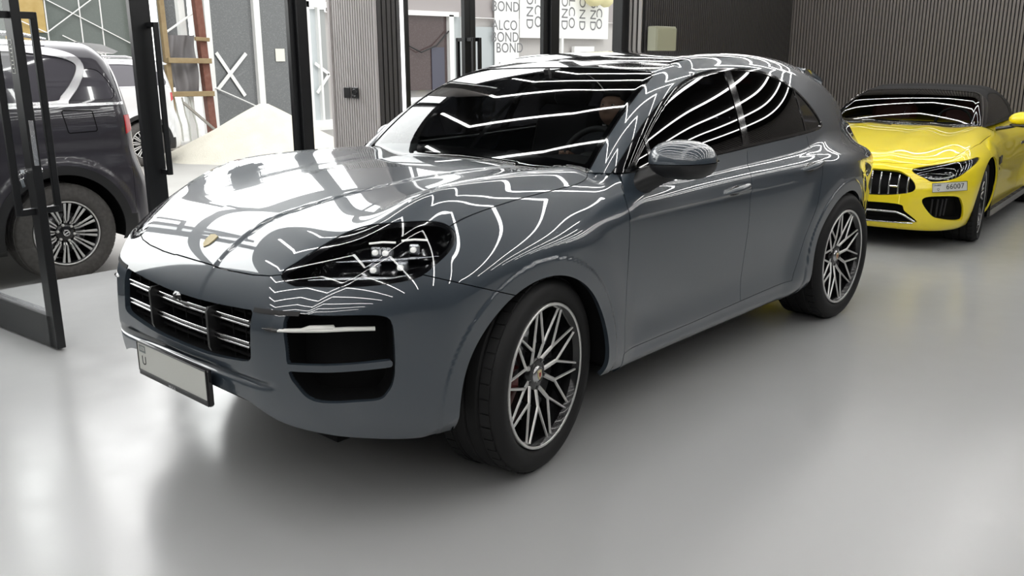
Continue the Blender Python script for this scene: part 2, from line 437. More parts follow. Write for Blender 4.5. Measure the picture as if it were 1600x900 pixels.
def Ys(x, z):
    s = P_w(x)-D_z(z)
    s = s+.02*gau(x+2.9, .55)*sstep(.75, 1.1, z)+.015*gau(x, .6)*sstep(.75, 1.05, z)
    for xc, zc in ((.02, .36), (-2.88, .36)):          # wheel flares with a raised lip band
        r = np.sqrt((x-xc)**2+(z-zc)**2); s = s+.022*(1-sstep(.52, .75, r))+.007*(1-sstep(.512, .526, r))
    s = s-.022*gau(z-.42, .13)*sstep(-.35, -.75, x)*sstep(-2.45, -2.05, x)
    s = s+.03*(1-sstep(.24, .34, z))*sstep(-.35, -.7, x)*sstep(-2.5, -2.15, x)
    return s
def Xf(y, z):
    return Xf_c(z)-.05*y**2-1.25*np.maximum(y-.47, 0)**2-.022*gau(z-.518-.02*y, .011)*sstep(.62, .46, y)
def Zt(x, y):
    z = Zt_c(x)-.06*y**2; f = sstep(-.75, -.45, x)
    z = z+f*Bmp(x)*gau(y-.69, .14)-f*.9*np.maximum(y-.70, 0)**2
    return z+f*.007*(1-sstep(-.016, .018, y-Ycr(x)))
def lower(x, y, z):
    gs = (y-Ys(x, z))*.98; gf = (x-Xf(y, z))*.96; gt = (z-Zt(x, y))*.95; gb = .19+.07*sstep(.2, .6, x)-z
    gr = -(x+3.93)+.30*np.maximum(y-.3, 0)**2
    rt = .085+.035*sstep(-.7, -.1, x)+.04*sstep(.2, .7, x)
    a = smax(gs, gt, rt); a = smax(a, smax(gf, gb, .05), .16); a = smax(a, gr, .15)
    return smax(a, gb, .04)
Yg_x = Sp([-.5, -.9, -1.4, -2.0, -2.6, -3.0, -3.4, -3.8], [.87, .88, .875, .868, .845, .79, .70, .57])
Zr_c = Sp([-.7, -1.0, -1.28, -1.6, -2.0, -2.4, -2.8, -3.2, -3.6, -3.9], [1.50, 1.565, 1.605, 1.632, 1.646, 1.638, 1.595, 1.505, 1.365, 1.24])
def green(x, y, z):
    h = z-1.14; gs = (y-(Yg_x(x)-.34*h-.36*h*np.abs(h)))*.92
    gr = (z-Zr_c(x)+.055*y**2)*.98
    d0, d1 = -.862, .507
    gw = (x+.53)*.507+(z-1.14)*.862; t = (x+.53)*d0+(z-1.14)*d1
    gw = gw+.045*((np.minimum(t, 1.0)-.42)/.42)**2-.045+.06*y**2*.507+.08*np.maximum(y-.45, 0)**2
    return np.maximum(smax(smax(gw, gr, .10), gs, .085), .95-z)
def coupe(x, y, z):
    y = np.abs(y)
    return smin(lower(x, y, z), green(x, y, z), .015+.07*sstep(-2.3, -3.0, x))
# ------------------------------------------------------------ showroom shell
def slat_mat(name, a, b):
    return mat(name, a, .55, var=(7, b, .35, .7))
M['slat'] = mat('grey_brown_slat', (.15, .136, .128), .5, bump=(90, .06, .002))
M['slat_dark'] = mat('slat_backing', (.008, .008, .008), .8)
M['frame'] = mat('anthracite_frame', (.0065, .007, .008), .35, .0, bump=(300, .02, .001))
M['ceiling'] = mat('black_ceiling', (.006, .006, .007), .85)
M['clear'] = glass_mat('clear_glass', (.93, .95, .945), 0.0, 1.45, .8)
M['led_line'] = mat('led_line', (1, 1, 1), .5, emis=(1, .985, .96), estr=18)
def floor_mat():
    m = bpy.data.materials.new('grey_epoxy'); m.use_nodes = True; nt = m.node_tree; b = nt.nodes['Principled BSDF']; N = nt.nodes.new; L = nt.links.new
    tc = N('ShaderNodeTexCoord'); n1 = N('ShaderNodeTexNoise'); n1.inputs['Scale'].default_value = .5; n1.inputs['Detail'].default_value = 5
    L(tc.outputs['Object'], n1.inputs['Vector']); r1 = N('ShaderNodeValToRGB'); r1.color_ramp.elements[0].color = (.37, .375, .375, 1); r1.color_ramp.elements[1].color = (.40, .402, .40, 1); r1.color_ramp.elements[0].position = .2; r1.color_ramp.elements[1].position = .8
    L(n1.outputs['Fac'], r1.inputs['Fac']); L(r1.outputs['Color'], b.inputs['Base Color'])
    n2 = N('ShaderNodeTexNoise'); n2.inputs['Scale'].default_value = 6; n2.inputs['Detail'].default_value = 8; L(tc.outputs['Object'], n2.inputs['Vector'])
    mr = N('ShaderNodeMapRange'); mr.inputs['From Min'].default_value = .35; mr.inputs['From Max'].default_value = .7; mr.inputs['To Min'].default_value = .20; mr.inputs['To Max'].default_value = .26
    L(n2.outputs['Fac'], mr.inputs['Value']); L(mr.outputs[0], b.inputs['Roughness'])
    n3 = N('ShaderNodeTexNoise'); n3.inputs['Scale'].default_value = 3.5; n3.inputs['Detail'].default_value = 3; L(tc.outputs['Object'], n3.inputs['Vector'])
    bp = N('ShaderNodeBump'); bp.inputs['Strength'].default_value = .05; bp.inputs['Distance'].default_value = .02; L(n3.outputs['Fac'], bp.inputs['Height']); L(bp.outputs['Normal'], b.inputs['Normal'])
    b.inputs['Specular IOR Level'].default_value = .55
    return m
FY = -3.20      # facade plane
XB = -10.2      # back wall
XF, YR, ZC = 9.0, 8.0, 3.6
o = MB(); o.box(((XB+XF)/2, (YR-3.75)/2, -.15), (XF-XB, YR+3.75, .30)); structure(o.build('floor', floor_mat()), 'glossy pale grey epoxy showroom floor')
o = MB(); o.box(((XB+XF)/2, (YR+FY)/2, ZC+.1), (XF-XB+.4, YR-FY+.4, .2)); structure(o.build('ceiling', M['ceiling']), 'black showroom ceiling')
def slat_wall(name, p0, p1, z0, z1, pitch, w, d, label=None, nrm=1, sm='slat'):
    """vertical battens on a dark backing board between two floor points; battens stand out to the left of p0 -> p1 times nrm"""
    p0 = np.array([*p0, 0.]); p1 = np.array([*p1, 0.]); L = np.linalg.norm(p1-p0); t = (p1-p0)/L; n = np.array([-t[1], t[0], 0])*nrm
    R = np.stack([t, n, np.array([0, 0, 1.])], 1)
    m = MB(); m.box((p0+p1)/2-n*.03+np.array([0, 0, (z0+z1)/2]), (L, .06, z1-z0), R, mi=1)
    k = int(L/pitch)
    for i in range(k):
        c = p0+t*(i+.5)*L/k; m.box(c+n*d/2+np.array([0, 0, (z0+z1)/2]), (w, d, z1-z0), R, mi=0)
    o = m.build(name, [M[sm], M['slat_dark']]); structure(o, label); return o
M['slat_shaded'] = mat('shaded_slat', (.045, .042, .042), .55, bump=(90, .06, .002)); M['slat_lit'] = mat('lit_slat', (.42, .40, .39), .5)  # shade of wall_left and daylight on wall_pier put into the slat colours
slat_wall('wall_back', (XB, YR), (XB, -3.0), 0, ZC, .044, .028, .020, 'grey brown slatted back wall behind the yellow car')
slat_wall('wall_left', (-6.42, -2.95), (XB, -2.95), 0, ZC, .044, .028, .020, 'dark slatted wall beyond the glass facade', -1, 'slat_shaded')
o = MB(); o.box(((XB+XF)/2, YR+.1, ZC/2), (XF-XB, .2, ZC)); structure(o.build('wall_right', mat('dark_plaster', (.06, .06, .062), .7)))
o = MB(); o.box((XF+.1, (YR+FY)/2, ZC/2), (.2, YR-FY, ZC)); structure(o.build('wall_front', mat('grey_plaster', (.22, .22, .22), .7)))
# end pier where the facade meets the slatted wall
slat_wall('wall_pier', (-6.40, -3.30), (-6.40, -2.95), 0, ZC, .068, .038, .02, 'lit slatted end of the wall beside the facade', -1, 'slat_lit')
# slatted pillar between the two glazed bays
px0, px1, py0, py1 = -2.46, -2.165, -3.20, -2.615
def pillar():
    m = MB(); m.box(((px0+px1)/2, (py0+py1)/2, ZC/2), (px1-px0-.05, py1-py0-.03, ZC), mi=1)
    k = 19; L = py1-py0
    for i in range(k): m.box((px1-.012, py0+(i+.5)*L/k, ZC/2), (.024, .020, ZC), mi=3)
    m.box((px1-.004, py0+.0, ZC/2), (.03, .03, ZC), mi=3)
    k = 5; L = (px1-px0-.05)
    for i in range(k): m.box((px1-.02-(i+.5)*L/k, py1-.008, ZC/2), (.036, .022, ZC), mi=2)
    o = m.build('pillar', [M['slat'], M['slat_dark'], mat('shaded_side_slat', (.05, .047, .047), .5), mat('lit_pillar_slat', (.50, .47, .46), .5)]); structure(o, 'slatted grey pillar between the two glazed bays'); return o  # daylit and shaded faces of the pillar put into two slat colours
pillar()
o = MB(); o.box((px0+.022, py1+.006, 1.75), (.030, .022, 3.5), None, .004); lo = o.build('vertical_light_strip', mat('vertical_led', (1, 1, 1), .5, emis=(1, 1, 1), estr=1.6)); tag(lo, 'thin white vertical light strip on the edge of the slatted pillar', 'light')
o = MB(); o.box((px0-.018, py1-.05, ZC/2), (.045, .14, ZC)); structure(o.build('trim_1', M['frame']))
sw = MB(); sw.box((px1+.016, -2.990, 1.318), (.012, .085, .088), None, .004); so = sw.build('switch_plate', M['plastic']); tag(so, 'black square blanking plate on the slatted pillar, left of the pair', 'socket', 'black plates on the slatted pillar')
sw = MB(); sw.box((px1+.016, -2.885, 1.318), (.012, .085, .088), None, .004); so = sw.build('wall_socket', M['plastic']); tag(so, 'black square socket on the slatted pillar, right of the pair', 'socket', 'black plates on the slatted pillar')
sw = MB(); sw.lathe([(0, .004), (.022, .004), (.026, .010), (.030, .010), (.031, .006)], 24, c=(px1+.016, -2.885, 1.318), axis='x'); sw.build('socket_ring', M['gloss_black'], so)
# --- steel frames of the facade
def frame_post(name, x0, x1, y=FY, d=.12, z1=ZC):
    m = MB(); m.box(((x0+x1)/2, y, z1/2), (abs(x1-x0), d, z1), None, .006); return structure(m.build(name, M['frame']))
frame_post('trim_2', -1.80, -1.905)
frame_post('trim_3', -4.97, -5.115)
frame_post('trim_4', -6.24, -6.40, d=.14)
frame_post('trim_5', .80, .93)
frame_post('trim_6', 2.10, 2.22)
slat_wall('wall_facade', (2.22, FY-.06), (XF, FY-.06), 0, ZC, .062, .040, .022, 'dark slatted wall beside the glazed doors')
m = MB(); m.box(((px1+2.2)/2, FY, 2.62), (2.2-px1, .10, .11), None, .004); structure(m.build('trim_9', M['frame']))
m = MB(); m.box((-4.43, FY, 2.62), (3.7, .10, .11), None, .004); structure(m.build('trim_10', M['frame']))
m = MB(); m.box((-4.43, FY, 3.55), (3.7, .12, .10)); m.box(((px1+2.2)/2, FY, 3.55), (2.2-px1, .12, .10)); structure(m.build('trim_11', M['frame']))
gi = [0]
def pane(x0, x1, z0, z1, y=FY):
    gi[0] += 1; m = MB(); m.add([(x0, y, z0), (x1, y, z0), (x1, y, z1), (x0, y, z1)], [(0, 1, 2, 3)]); return structure(m.build('window_%d' % gi[0], M['clear']))
pane(-2.14, -1.92, 0, 2.57); pane(-5.115, -6.24, .02, 2.57)
for a, b in ((-2.14, -1.92), (-1.775, -.45), (-.45, .80), (.93, 2.10), (-2.62, -3.80), (-3.80, -4.97), (-5.115, -6.24)): pane(a, b, 2.675, 3.50)
pane(.93, 2.10, .02, 2.57)
def pull(x, y, z0, z1, out, parent, ang=0., m='frame'):
    """square pull handle: two arms and a bar"""
    h = MB(); dx, dy = out
    h.span((x, y, z1), (x+dx, y+dy, z1), .035, .035, (0, 0, 1), .002); h.span((x, y, z0), (x+dx, y+dy, z0), .035, .035, (0, 0, 1), .002)
    h.span((x+dx, y+dy, z0-.017), (x+dx, y+dy, z1+.017), .035, .028, (0, 1, 0), .003)
    return h.build('door_handle', M[m], parent)
def leaf(name, p0, p1, st0=.11, st1=.11, bot=.18, handles=(), label=None, top=2.56, th=.05):
    """glazed door leaf between hinge p0 and free edge p1"""
    p0 = np.array([*p0, 0.]); p1 = np.array([*p1, 0.]); t = p1-p0; L = np.linalg.norm(t); t /= L; n = np.array([-t[1], t[0], 0]); R = np.stack([t, n, np.array([0, 0, 1.])], 1)
    m = MB(); z0 = .012
    for a, w in ((w0, w1) for w0, w1 in ((st0/2, st0), (L-st1/2, st1))): m.box(p0+t*a+np.array([0, 0, (z0+top)/2]), (w, th, top-z0), R, .003)
    m.box(p0+t*L/2+np.array([0, 0, z0+bot/2]), (L-.02, th, bot), R, .003); m.box(p0+t*L/2+np.array([0, 0, top-.06]), (L-.02, th, .12), R, .003)
    d = structure(m.build(name, M['frame']), label)
    g = MB(); a = p0+t*(st0-.01); b = p0+t*(L-st1+.01); g.add([a+(0, 0, z0+bot-.01), b+(0, 0, z0+bot-.01), b+(0, 0, top-.11), a+(0, 0, top-.11)], [(0, 1, 2, 3)]); g.build('door_glass', M['clear'], d)
    bd = MB(); bd.box(p0+t*L/2+np.array([0, 0, z0+bot+.008]), (L-st0-st1, th*.7, .016), R); bd.build('glazing_bead', M['silver'], d)
    return d, t, n, L
d1, t1, n1, L1 = leaf('door_1', (.785, -3.17), (.690, -2.03), .09, .085, .19, label='open glass door leaf with black frame at the left edge')
for sg in (1, -1):
    c = np.array([.690, -2.03, 0])-t1*.045
    q = c+n1*sg*.02; pull(q[0], q[1], .80, 1.83, tuple((n1*sg*.085+t1*-.03*0)[:2]), d1)
lk = MB(); R1 = np.stack([t1, n1, np.array([0, 0, 1.])], 1); lk.box(np.array([.690, -2.03, 1.17])+t1*.001, (.004, .026, .24), R1, .001); lk.build('lock_plate', M['silver'], d1)
lk = MB(); cc = np.array([.690, -2.03, 1.02])-t1*.045-n1*.0
lk.tube([cc-n1*.045, cc+n1*.045], .012, 16); lk.build('lock_cylinder', M['silver'], d1)
ky = MB(); kb = cc-n1*.046
ky.box(kb-n1*.012, (.003, .026, .022), R1, .001); ring = [kb-n1*.02+np.array([.012*math.cos(a), 0, -.024+.016*math.sin(a)]) for a in lin(0, 2*PI, 17)[:-1]]
ky.tube(ring, .0018, 6, True); ky.box(kb-n1*.02+np.array([0, 0, -.062]), (.003, .02, .045), R1 @ rotx(.2), .001); ko = ky.build('key_bunch', M['chrome']); tag(ko, 'small bunch of keys hanging in the lock of the open door leaf', 'keys')
sk = MB(); sc = np.array([.690, -2.03, 1.62])-t1*.050-n1*.0265
for a, b, c_, d_ in ((-.018, 0, .003, .17), (.018, 0, .003, .17), (0, -.085, .039, .003), (0, .085, .039, .003)): sk.box(sc+t1*a+np.array([0, 0, b]), (c_, .001, d_), R1)
for k in range(7): sk.box(sc+np.array([0, 0, -.06+.02*k]), (.014+.004*(k % 3), .001, .006), R1)
sk.build('door_sticker', M['plate_white'], d1)
d2, t2, n2, L2 = leaf('door_2', (-1.80, FY), (-.462, FY), .05, .145, .19, label='closed glass door leaf with black pull handle, left of the slatted pillar')
pull(-.585, FY+.02, .80, 1.83, (0, .105), d2)
for x0, x1, nm in ((-2.62, -3.795, 'door_3'), (-4.965, -3.80, 'door_4')):
    d, t, n, L = leaf(nm, (x0, FY), (x1, FY), .075, .072, .19)
    xx = x1+(.040 if nm == 'door_3' else -.040); pull(xx, FY+.02, .80, 1.76, (.0, .085), d); pull(xx, FY-.02, .80, 1.76, (0, -.085), d)
# raised threshold outside the doors is part of the floor slab; tall beige cabinet by the slatted wall
cb = MB(); cb.box((-6.64, -2.845, .965), (.42, .13, 1.93), None, .012); co = cb.build('tall_cabinet', mat('beige_enamel', (.34, .345, .255), .45)); tag(co, 'tall plain beige cabinet standing against the dark slatted wall', 'cabinet')
cb = MB(); cb.box((-6.64, -2.776, .99), (.40, .010, 1.84), None, .004); cb.build('cabinet_door', mat('beige_door', (.36, .365, .27), .4), co)
# --- ceiling lines
LED_X = [8.35-.95*i for i in range(19)]
for i, x in enumerate(LED_X):
    m = MB(); z = ZC-.012
    pts = [(x-.42, -3.08, z), (x, -2.50, z), (x-.75, -.55, z), (x-.32, .55, z), (x-1.80, 1.10, z), (x-1.50, 7.5, z)]
    for a, b in zip(pts[:-1], pts[1:]): m.span(a, b, .045, .022, (0, 0, 1))
    o = m.build('ceiling_light', M['led_line']); tag(o, 'long bent white LED line on the black ceiling, mirrored in the car paint', 'ceiling light', 'LED lines on the ceiling')
def fan_wheel(root, name, c, R, half, rimR, steer, style, side=1, rear=False, tyre_m='rubber'):
    """a wheel as one part: the alloy rim mesh with tyre, cap, disc and caliper as sub-parts; axis along local y, face towards +y*side"""
    mw = Matrix.Translation(Vector(c)) @ Matrix.Rotation(steer, 4, 'Z')
    if side < 0: mw = mw @ Matrix.Rotation(PI, 4, 'Z')
    return mw
def wheel(root, c, R=.393, w=.285, rimR=.294, steer=0., side=1, style='fork', parent_m=None, tyre_m='rubber', cal=True):
    mw = Matrix.Translation(Vector(c)) @ Matrix.Rotation(steer+(PI if side < 0 else 0), 4, 'Z')
    h = w/2
    def out(mb, name, m, parent, sm=True):
        me = mb.mesh(name); me.transform(mw); return link(name, me, m, parent)
    rim = MB()
    # barrel and lip
    rim.lathe([(rimR-.011, h-.0075), (rimR-.009, h-.005), (rimR, h-.004), (rimR+.002, h-.012), (rimR+.001, h-.02)], 96, mi=0)
    rim.lathe([(rimR-.026, h-.032), (rimR-.018, h-.016), (rimR-.011, h-.0075)], 96, mi=1)
    rim.lathe([(rimR-.022, h-.030), (rimR-.036, h-.10), (rimR-.050, -h+.03), (rimR, -h+.01)], 96, mi=1)
    def arm(p0, p1, w0, w1, y0, y1, d=.03, mi=0):
        a = np.array(p0, float); b = np.array(p1, float); t = b-a; L = np.linalg.norm(t); t /= L; nrm = np.array([-t[1], t[0]])
        ch = .22
        sec = []
        for q, ww, yy in ((a, w0, y0), (b, w1, y1)):
            for u, dy in ((-.5, -d), (-.5, -.006), (-.5+ch, 0), (.5-ch, 0), (.5, -.006), (.5, -d)):
                xy = q+nrm*u*ww; sec.append((xy[0], yy+dy, xy[1]))
        fs = []
        for k in range(5): fs.append((k, k+1, 6+k+1, 6+k))
        mis = [1, 0, 0, 0, 1]
        for f, mm in zip(fs, mis): 
            rim.add([sec[i] for i in f], [(0, 1, 2, 3)], False, mm)
    P = lambda r, a: (r*math.cos(a), r*math.sin(a))
    face = h-.012
    if style == 'fork':
        hub = face-.045
        rim.lathe([(.0, hub+.004), (.055, hub+.004), (.066, hub), (.072, hub-.02), (.075, hub-.06)], 40, mi=1)
        for k in range(10):
            a = 2*PI*k/10+PI/2+.16; pr = .13 if k % 2 == 0 else -.13
            fr = .128; f = P(fr, a)
            arm(P(.058, a+pr*1.2), f, .021, .019, hub, face-.022, .035)
            for sg in (-1, 1):
                arm(f, P(rimR-.014, a+sg*(PI/10-.045)), .0125, .0100, face-.022, face-.006, .03)
        for k in range(5):
            a = 2*PI*(k+.5)/5+PI/2; p = P(.057, a)
            rim.lathe([(0, hub+.006), (.008, hub+.006), (.011, hub+.002), (.011, hub-.01)], 8, c=(p[0], 0, p[1]), mi=1)
    elif style == 'multi':     # many straight blades in pairs, polished outer halves
        hub = face-.03
        rim.lathe([(.0, hub), (.055, hub), (.085, hub-.012), (.09, hub-.05)], 40, mi=1)
        for k in range(12):
            a = 2*PI*k/12+.13
            for sg in (-1, 1):
                arm(P(.085, a+sg*.09), P(.150, a+sg*.105), .014, .020, hub-.012, face-.014, .03, 1)
                arm(P(.105, a+sg*.10), P(rimR-.015, a+sg*.085), .012, .026, face-.016, face-.005, .03)
        for k in range(6):
            a = 2*PI*k/6+.26; p = P(.070, a)
            rim.lathe([(0, hub+.010), (.010, hub+.010), (.013, hub+.004), (.013, hub-.01)], 12, c=(p[0], 0, p[1]), mi=0)
    elif style == 'ten':      # twin slim spokes
        hub = face-.05
        rim.lathe([(.0, hub+.004), (.05, hub+.004), (.068, hub), (.075, hub-.05)], 40, mi=0)
        for k in range(5):
            a = 2*PI*k/5+PI/2
            for sg in (-1, 1):
                arm(P(.055, a+sg*.25), P(.17, a+sg*.13), .028, .020, hub, face-.02, .04)
                arm(P(.17, a+sg*.13), P(rimR-.014, a+sg*.07), .020, .016, face-.02, face-.005, .035)
                arm(P(.17, a+sg*.13), P(rimR-.014, a+sg*.36), .016, .013, face-.02, face-.005, .03)
    rim_m = [M['alloy'], M['dark_alloy']]
    ro = out(rim, 'wheel', rim_m, root)
    ty = MB()
    T = [(rimR+.001, h-.022), (rimR+.012, h-.006), (rimR+.03, h+.004), (rimR+.06, h+.006), (R-.02, h-.004), (R-.007, h-.018), (R-.002, h-.034)]
    body = list(T)
    # tread with circumferential grooves
    for yy in (.21, .0, -.21):
        y0 = yy*w; body += [(R, y0+.010), (R, y0+.006), (R-.007, y0+.005), (R-.007, y0-.005), (R, y0-.006), (R, y0-.010)]
    body += [(r, -y) for r, y in T[::-1]]
    ty.lathe(body, 96)
    # cross sipes on the shoulder as thin cuts: raised blocks between them
    bl = ty
    nb = 44
    for k in range(nb):
        a = 2*PI*k/nb; R2 = np.array([[math.cos(a), 0, -math.sin(a)], [0, 1, 0], [math.sin(a), 0, math.cos(a)]])
        for y0, y1 in ((.255*w, h-.030), (-h+.030, -.255*w)):
            bl.box((R2 @ np.array([R, (y0+y1)/2, 0])), (.007, abs(y1-y0), 2*PI*R/nb-.006), R2)
    tyo = out(ty, 'tyre', M[tyre_m], ro)
    hub_y = face-.045 if style != 'multi' else face-.03
    cp = MB(); cp.lathe([(0, hub_y+.014), (.020, hub_y+.014), (.032, hub_y+.011), (.036, hub_y+.004)], 32)
    cap = out(cp, 'centre_cap', M['silver'] if style != 'multi' else M['dark_alloy'], ro)
    if style == 'fork':
        cr = MB(); pol = [(-.014, .017), (0, .020), (.014, .017), (.013, -.006), (0, -.022), (-.013, -.006)]
        cr.prism(pol, lambda a, b: (a, hub_y+.014, b), lambda a, b: (a, hub_y+.0165, b)); out(cr, 'cap_crest', M['badge_gold'], ro)
        c2 = MB(); c2.prism([(-.007, .008), (.007, .008), (.005, -.006), (0, -.012), (-.005, -.006)], lambda a, b: (a, hub_y+.0165, b), lambda a, b: (a, hub_y+.018, b)); out(c2, 'crest_shield', M['badge_red'], ro)
    if style == 'multi':
        cr = MB(); cr.lathe([(.020, hub_y+.015), (.024, hub_y+.017), (.028, hub_y+.015)], 32); cr.box((0, hub_y+.016, 0), (.05, .003, .010), roty(.5)); out(cr, 'cap_ring', M['chrome'], ro)
    ds = MB(); dR = rimR*.66; ds.lathe([(.06, h-.095), (dR, h-.095), (dR, h-.13), (.06, h-.13)], 64, closed=True); out(ds, 'brake_disc', M['steel'], ro)
    if cal:
        ca = MB()
        pol = [(dR*.62*math.cos(a), dR*.62*math.sin(a)) for a in lin(-.5, .5, 8)]+[((rimR-.055)*math.cos(a), (rimR-.055)*math.sin(a)) for a in lin(.5, -.5, 8)]
        ca.prism(pol, lambda a, b: (a, h-.07, b), lambda a, b: (a, h-.16, b)); out(ca, 'brake_caliper', M['caliper'], ro)
    bk = MB(); bk.lathe([(0, h-.17), (rimR-.045, h-.17), (rimR-.045, h-.19), (0, h-.19)], 48); out(bk, 'inner_drum', M['void'], ro)
    return ro

def grey_car():
    car = empty('car')
    tag(car, 'slate grey coupe SUV with black glass roof parked in the middle of the showroom', 'car')
    L, F = lower, coupe
    G = .0018                                  # half a panel gap
    hood_poly = np.vstack([[(.905, -.01), (.904, .12), (.90, .25), (.89, .38), (.876, .47), (.862, .512), (.83, .575), (.74, .70), (.56, .83), (.385, .845), (.31, .841), (.18, .838), (.01, .833), (-.20, .828), (-.36, .822)],
                           spl([(-.36, .822), (-.46, .803), (-.525, .765), (-.548, .72), (-.553, .66)], 6, False)[1:], [(-.558, .40), (-.565, .2), (-.568, -.01)]])
    lamp_y = [(.859, .515, .899), (.80, .544, .939), (.733, .566, .976), (.66, .589, 1.009), (.605, .621, 1.03), (.562, .675, 1.047), (.507, .748, 1.057), (.434, .801, 1.056), (.39, .835, 1.045), (.372, .864, 1.02), (.395, .885, .992), (.44, .897, .962), (.50, .901, .934), (.55, .898, .910), (.604, .884, .897), (.681, .842, .890), (.775, .756, .885), (.845, .639, .880), (.862, .580, .878)]
    lamp_poly = spl([(.6*y-.8*x, z) for x, y, z in lamp_y], 5)
    arches = ((.02, .36, .45), (-2.88, .36, .45))
    f_hood = lambda V: sdpoly(XY(V), hood_poly)
    f_lamp = lambda V: sdpoly(SZ(V), lamp_poly)
    f_arch = lambda V: np.minimum(*[np.hypot(V[:, 0]-a, V[:, 2]-b)-r for a, b, r in arches])
    f_bump = lambda V: np.where(V[:, 0] > .02, (.905+.357*(V[:, 0]-.56)-V[:, 2])*.94, -1.)
    P = M['paint']
    # ---- hood
    s = g_top(L, -.62, .93, 0, .92, .012); s = clip(s, lambda V: f_hood(V)-G, L); s = clip(s, lambda V: -f_lamp(V)-.004, L)
    hood = emit(mirror_join(s), L, 'hood', P, car)
    bd = MB(); e0 = np.array([.852, 0, 0.]); 
    pol = [(-.026, .030), (0, .036), (.026, .030), (.027, .0), (.020, -.022), (0, -.040), (-.020, -.022), (-.027, .0)]
    zt = lambda x, y: float(Zt(np.array([x]), np.array([abs(y)]))[0])
    def onhood(a, b, h): q = project(L, np.array([(e0[0]-b*.85, a, zt(e0[0]-b*.85, a))]), 5); return tuple((q+grad(L, q)*h)[0])
    bd.prism(pol, lambda a, b: onhood(a, b, -.002), lambda a, b: onhood(a, b, .004)); bo = bd.build('hood_badge', mat('pale_gold_badge', (.55, .47, .27), .55), hood)
    # ---- front bumper
    gp = spl([(-.001, .566, 1), (.2, .570), (.40, .590), (.462, .602, 1), (.474, .615, 1), (.470, .77, 1), (.462, .781, 1), (.40, .776), (.2, .765), (-.001, .761, 1)], 6)
    grille_poly = np.vstack([gp, gp[::-1]*np.array([-1, 1])]) if False else gp
    f_grille = lambda V: sdpoly(YZ(V), np.vstack([gp, [(-.3, .761), (-.3, .566)]]))
    it = [(.91, .600, .782), (.861, .724, .792), (.775, .818, .793), (.715, .862, .786), (.688, .881, .764), (.681, .885, .701), (.682, .885, .60), (.691, .881, .545), (.706, .874, .515), (.732, .860, .491), (.792, .818, .490), (.896, .71, .494), (.93, .655, .55), (.935, .630, .59), (.93, .615, .66)]
    int_poly = spl([(.6*y-.8*x, z) for x, y, z in it], 5)
    f_int = lambda V: sdpoly(SZ(V), int_poly)
    chin = spl([(-.05, .452), (.24, .452), (.44, .445), (.60, .395), (.79, .355), (.90, .325), (1.1, .30)], 6, False)
    f_chin = lambda V: sdpoly(YZ(V), np.vstack([chin, [(1.1, 1.5), (-.05, 1.5)]]))
    blade = lambda V: np.abs(V[:, 2]-.607-.03*np.maximum(V[:, 1]-.62, 0))-.012
    s0 = g_front(L, .50, .50, .24, .96, .010, .0)
    s0 = clip(s0, lambda V: f_bump(V)-G, L)
    s = clip(s0, lambda V: -f_hood(V)-G, L); s = clip(s, lambda V: -f_lamp(V)-.006, L); s = clip(s, f_arch, L)
    s = clip(s, lambda V: np.where(V[:, 0] > -.2, 1., -1.)*1, L)
    s = clip(s, f_chin, L); s = clip(s, lambda V: -f_grille(V), L)
    s = clip(s, lambda V: np.maximum(-f_int(V), np.minimum(-blade(V), .667-(.6*V[:, 1]-.8*V[:, 0])-.69)), L)
    bumper = emit(mirror_join(s), L, 'front_bumper', P, car, fold=.022)
    # intakes
    for fl in (False, True):
        si = clip(s0, f_int, L); recess(si, L, .13, 'intake_duct', M['void'], bumper, fl, .018)
        st = MB(); pts = [(.963, .535, .732), (.951, .592, .733), (.929, .653, .738), (.881, .747, .742), (.82, .815, .744), (.742, .868, .738)]
        pr = project(L, np.array(pts), 3); pr = pr-grad(L, pr)*np.array([-.003, .0, .010, .020, .022, .024])[:, None]
        st.tube(list(pr[1:]), [.010, .013, .014, .014, .013], 10, squash=.55)
        st.tube([pr[2]*.75+pr[3]*.25, pr[2]*.45+pr[3]*.55+(0, 0, .007), pr[3]*.6+pr[4]*.4+(0, 0, .007), pr[3]*.58+pr[4]*.42], [.010, .013, .013, .010], 8, squash=.8)
        me = st.mesh('light_strip'); 
        tp = MB(); tp.tube([pr[0], pr[0]*.5+pr[1]*.5, pr[1], pr[1]*.7+pr[2]*.3], [.003, .011, .012, .008], 10, squash=.6)
        tm = tp.mesh('light_strip_housing')
        if fl: me.transform(Matrix.Scale(-1, 4, (0, 1, 0))); me.flip_normals(); tm.transform(Matrix.Scale(-1, 4, (0, 1, 0))); tm.flip_normals()
        link('light_strip', me, M['white_lens'], bumper); link('light_strip_housing', tm, M['gloss_black'], bumper)
        pp = np.array([[.844, .80, .474], [.985, .287, .484]]); pp = project(L, pp, 3); nn = grad(L, pp)
        for q, n_ in zip(pp, nn):
            if fl: q = q*(1, -1, 1); n_ = n_*(1, -1, 1)
            sn = MB(); sn.tube([q-n_*.002, q+n_*.0012], .0115, 18); sn.build('parking_sensor', P, bumper)
    br = clip(clip(s0, lambda V: .0075-np.abs(V[:, 2]-.783-.05*(V[:, 1]-.47)), L), lambda V: np.minimum(V[:, 1]-.472, .66-V[:, 1]), L)
    for fl in (False, True): emit(br, L, 'intake_shadow', M['black'], bumper, fold=.004, off=.002, flip_y=fl)  # black strip painted for the shadow line above the recessed strut
    # ---- grille
    sg = clip(s0, lambda V: f_grille(V)+.004, L); sg = mirror_join(sg)
    grille = recess(sg, L, .11, 'grille', M['void'], car, False, .004)
    fx = lambda y, z: float(Xf(np.array([abs(y)]), np.array([z]))[0])
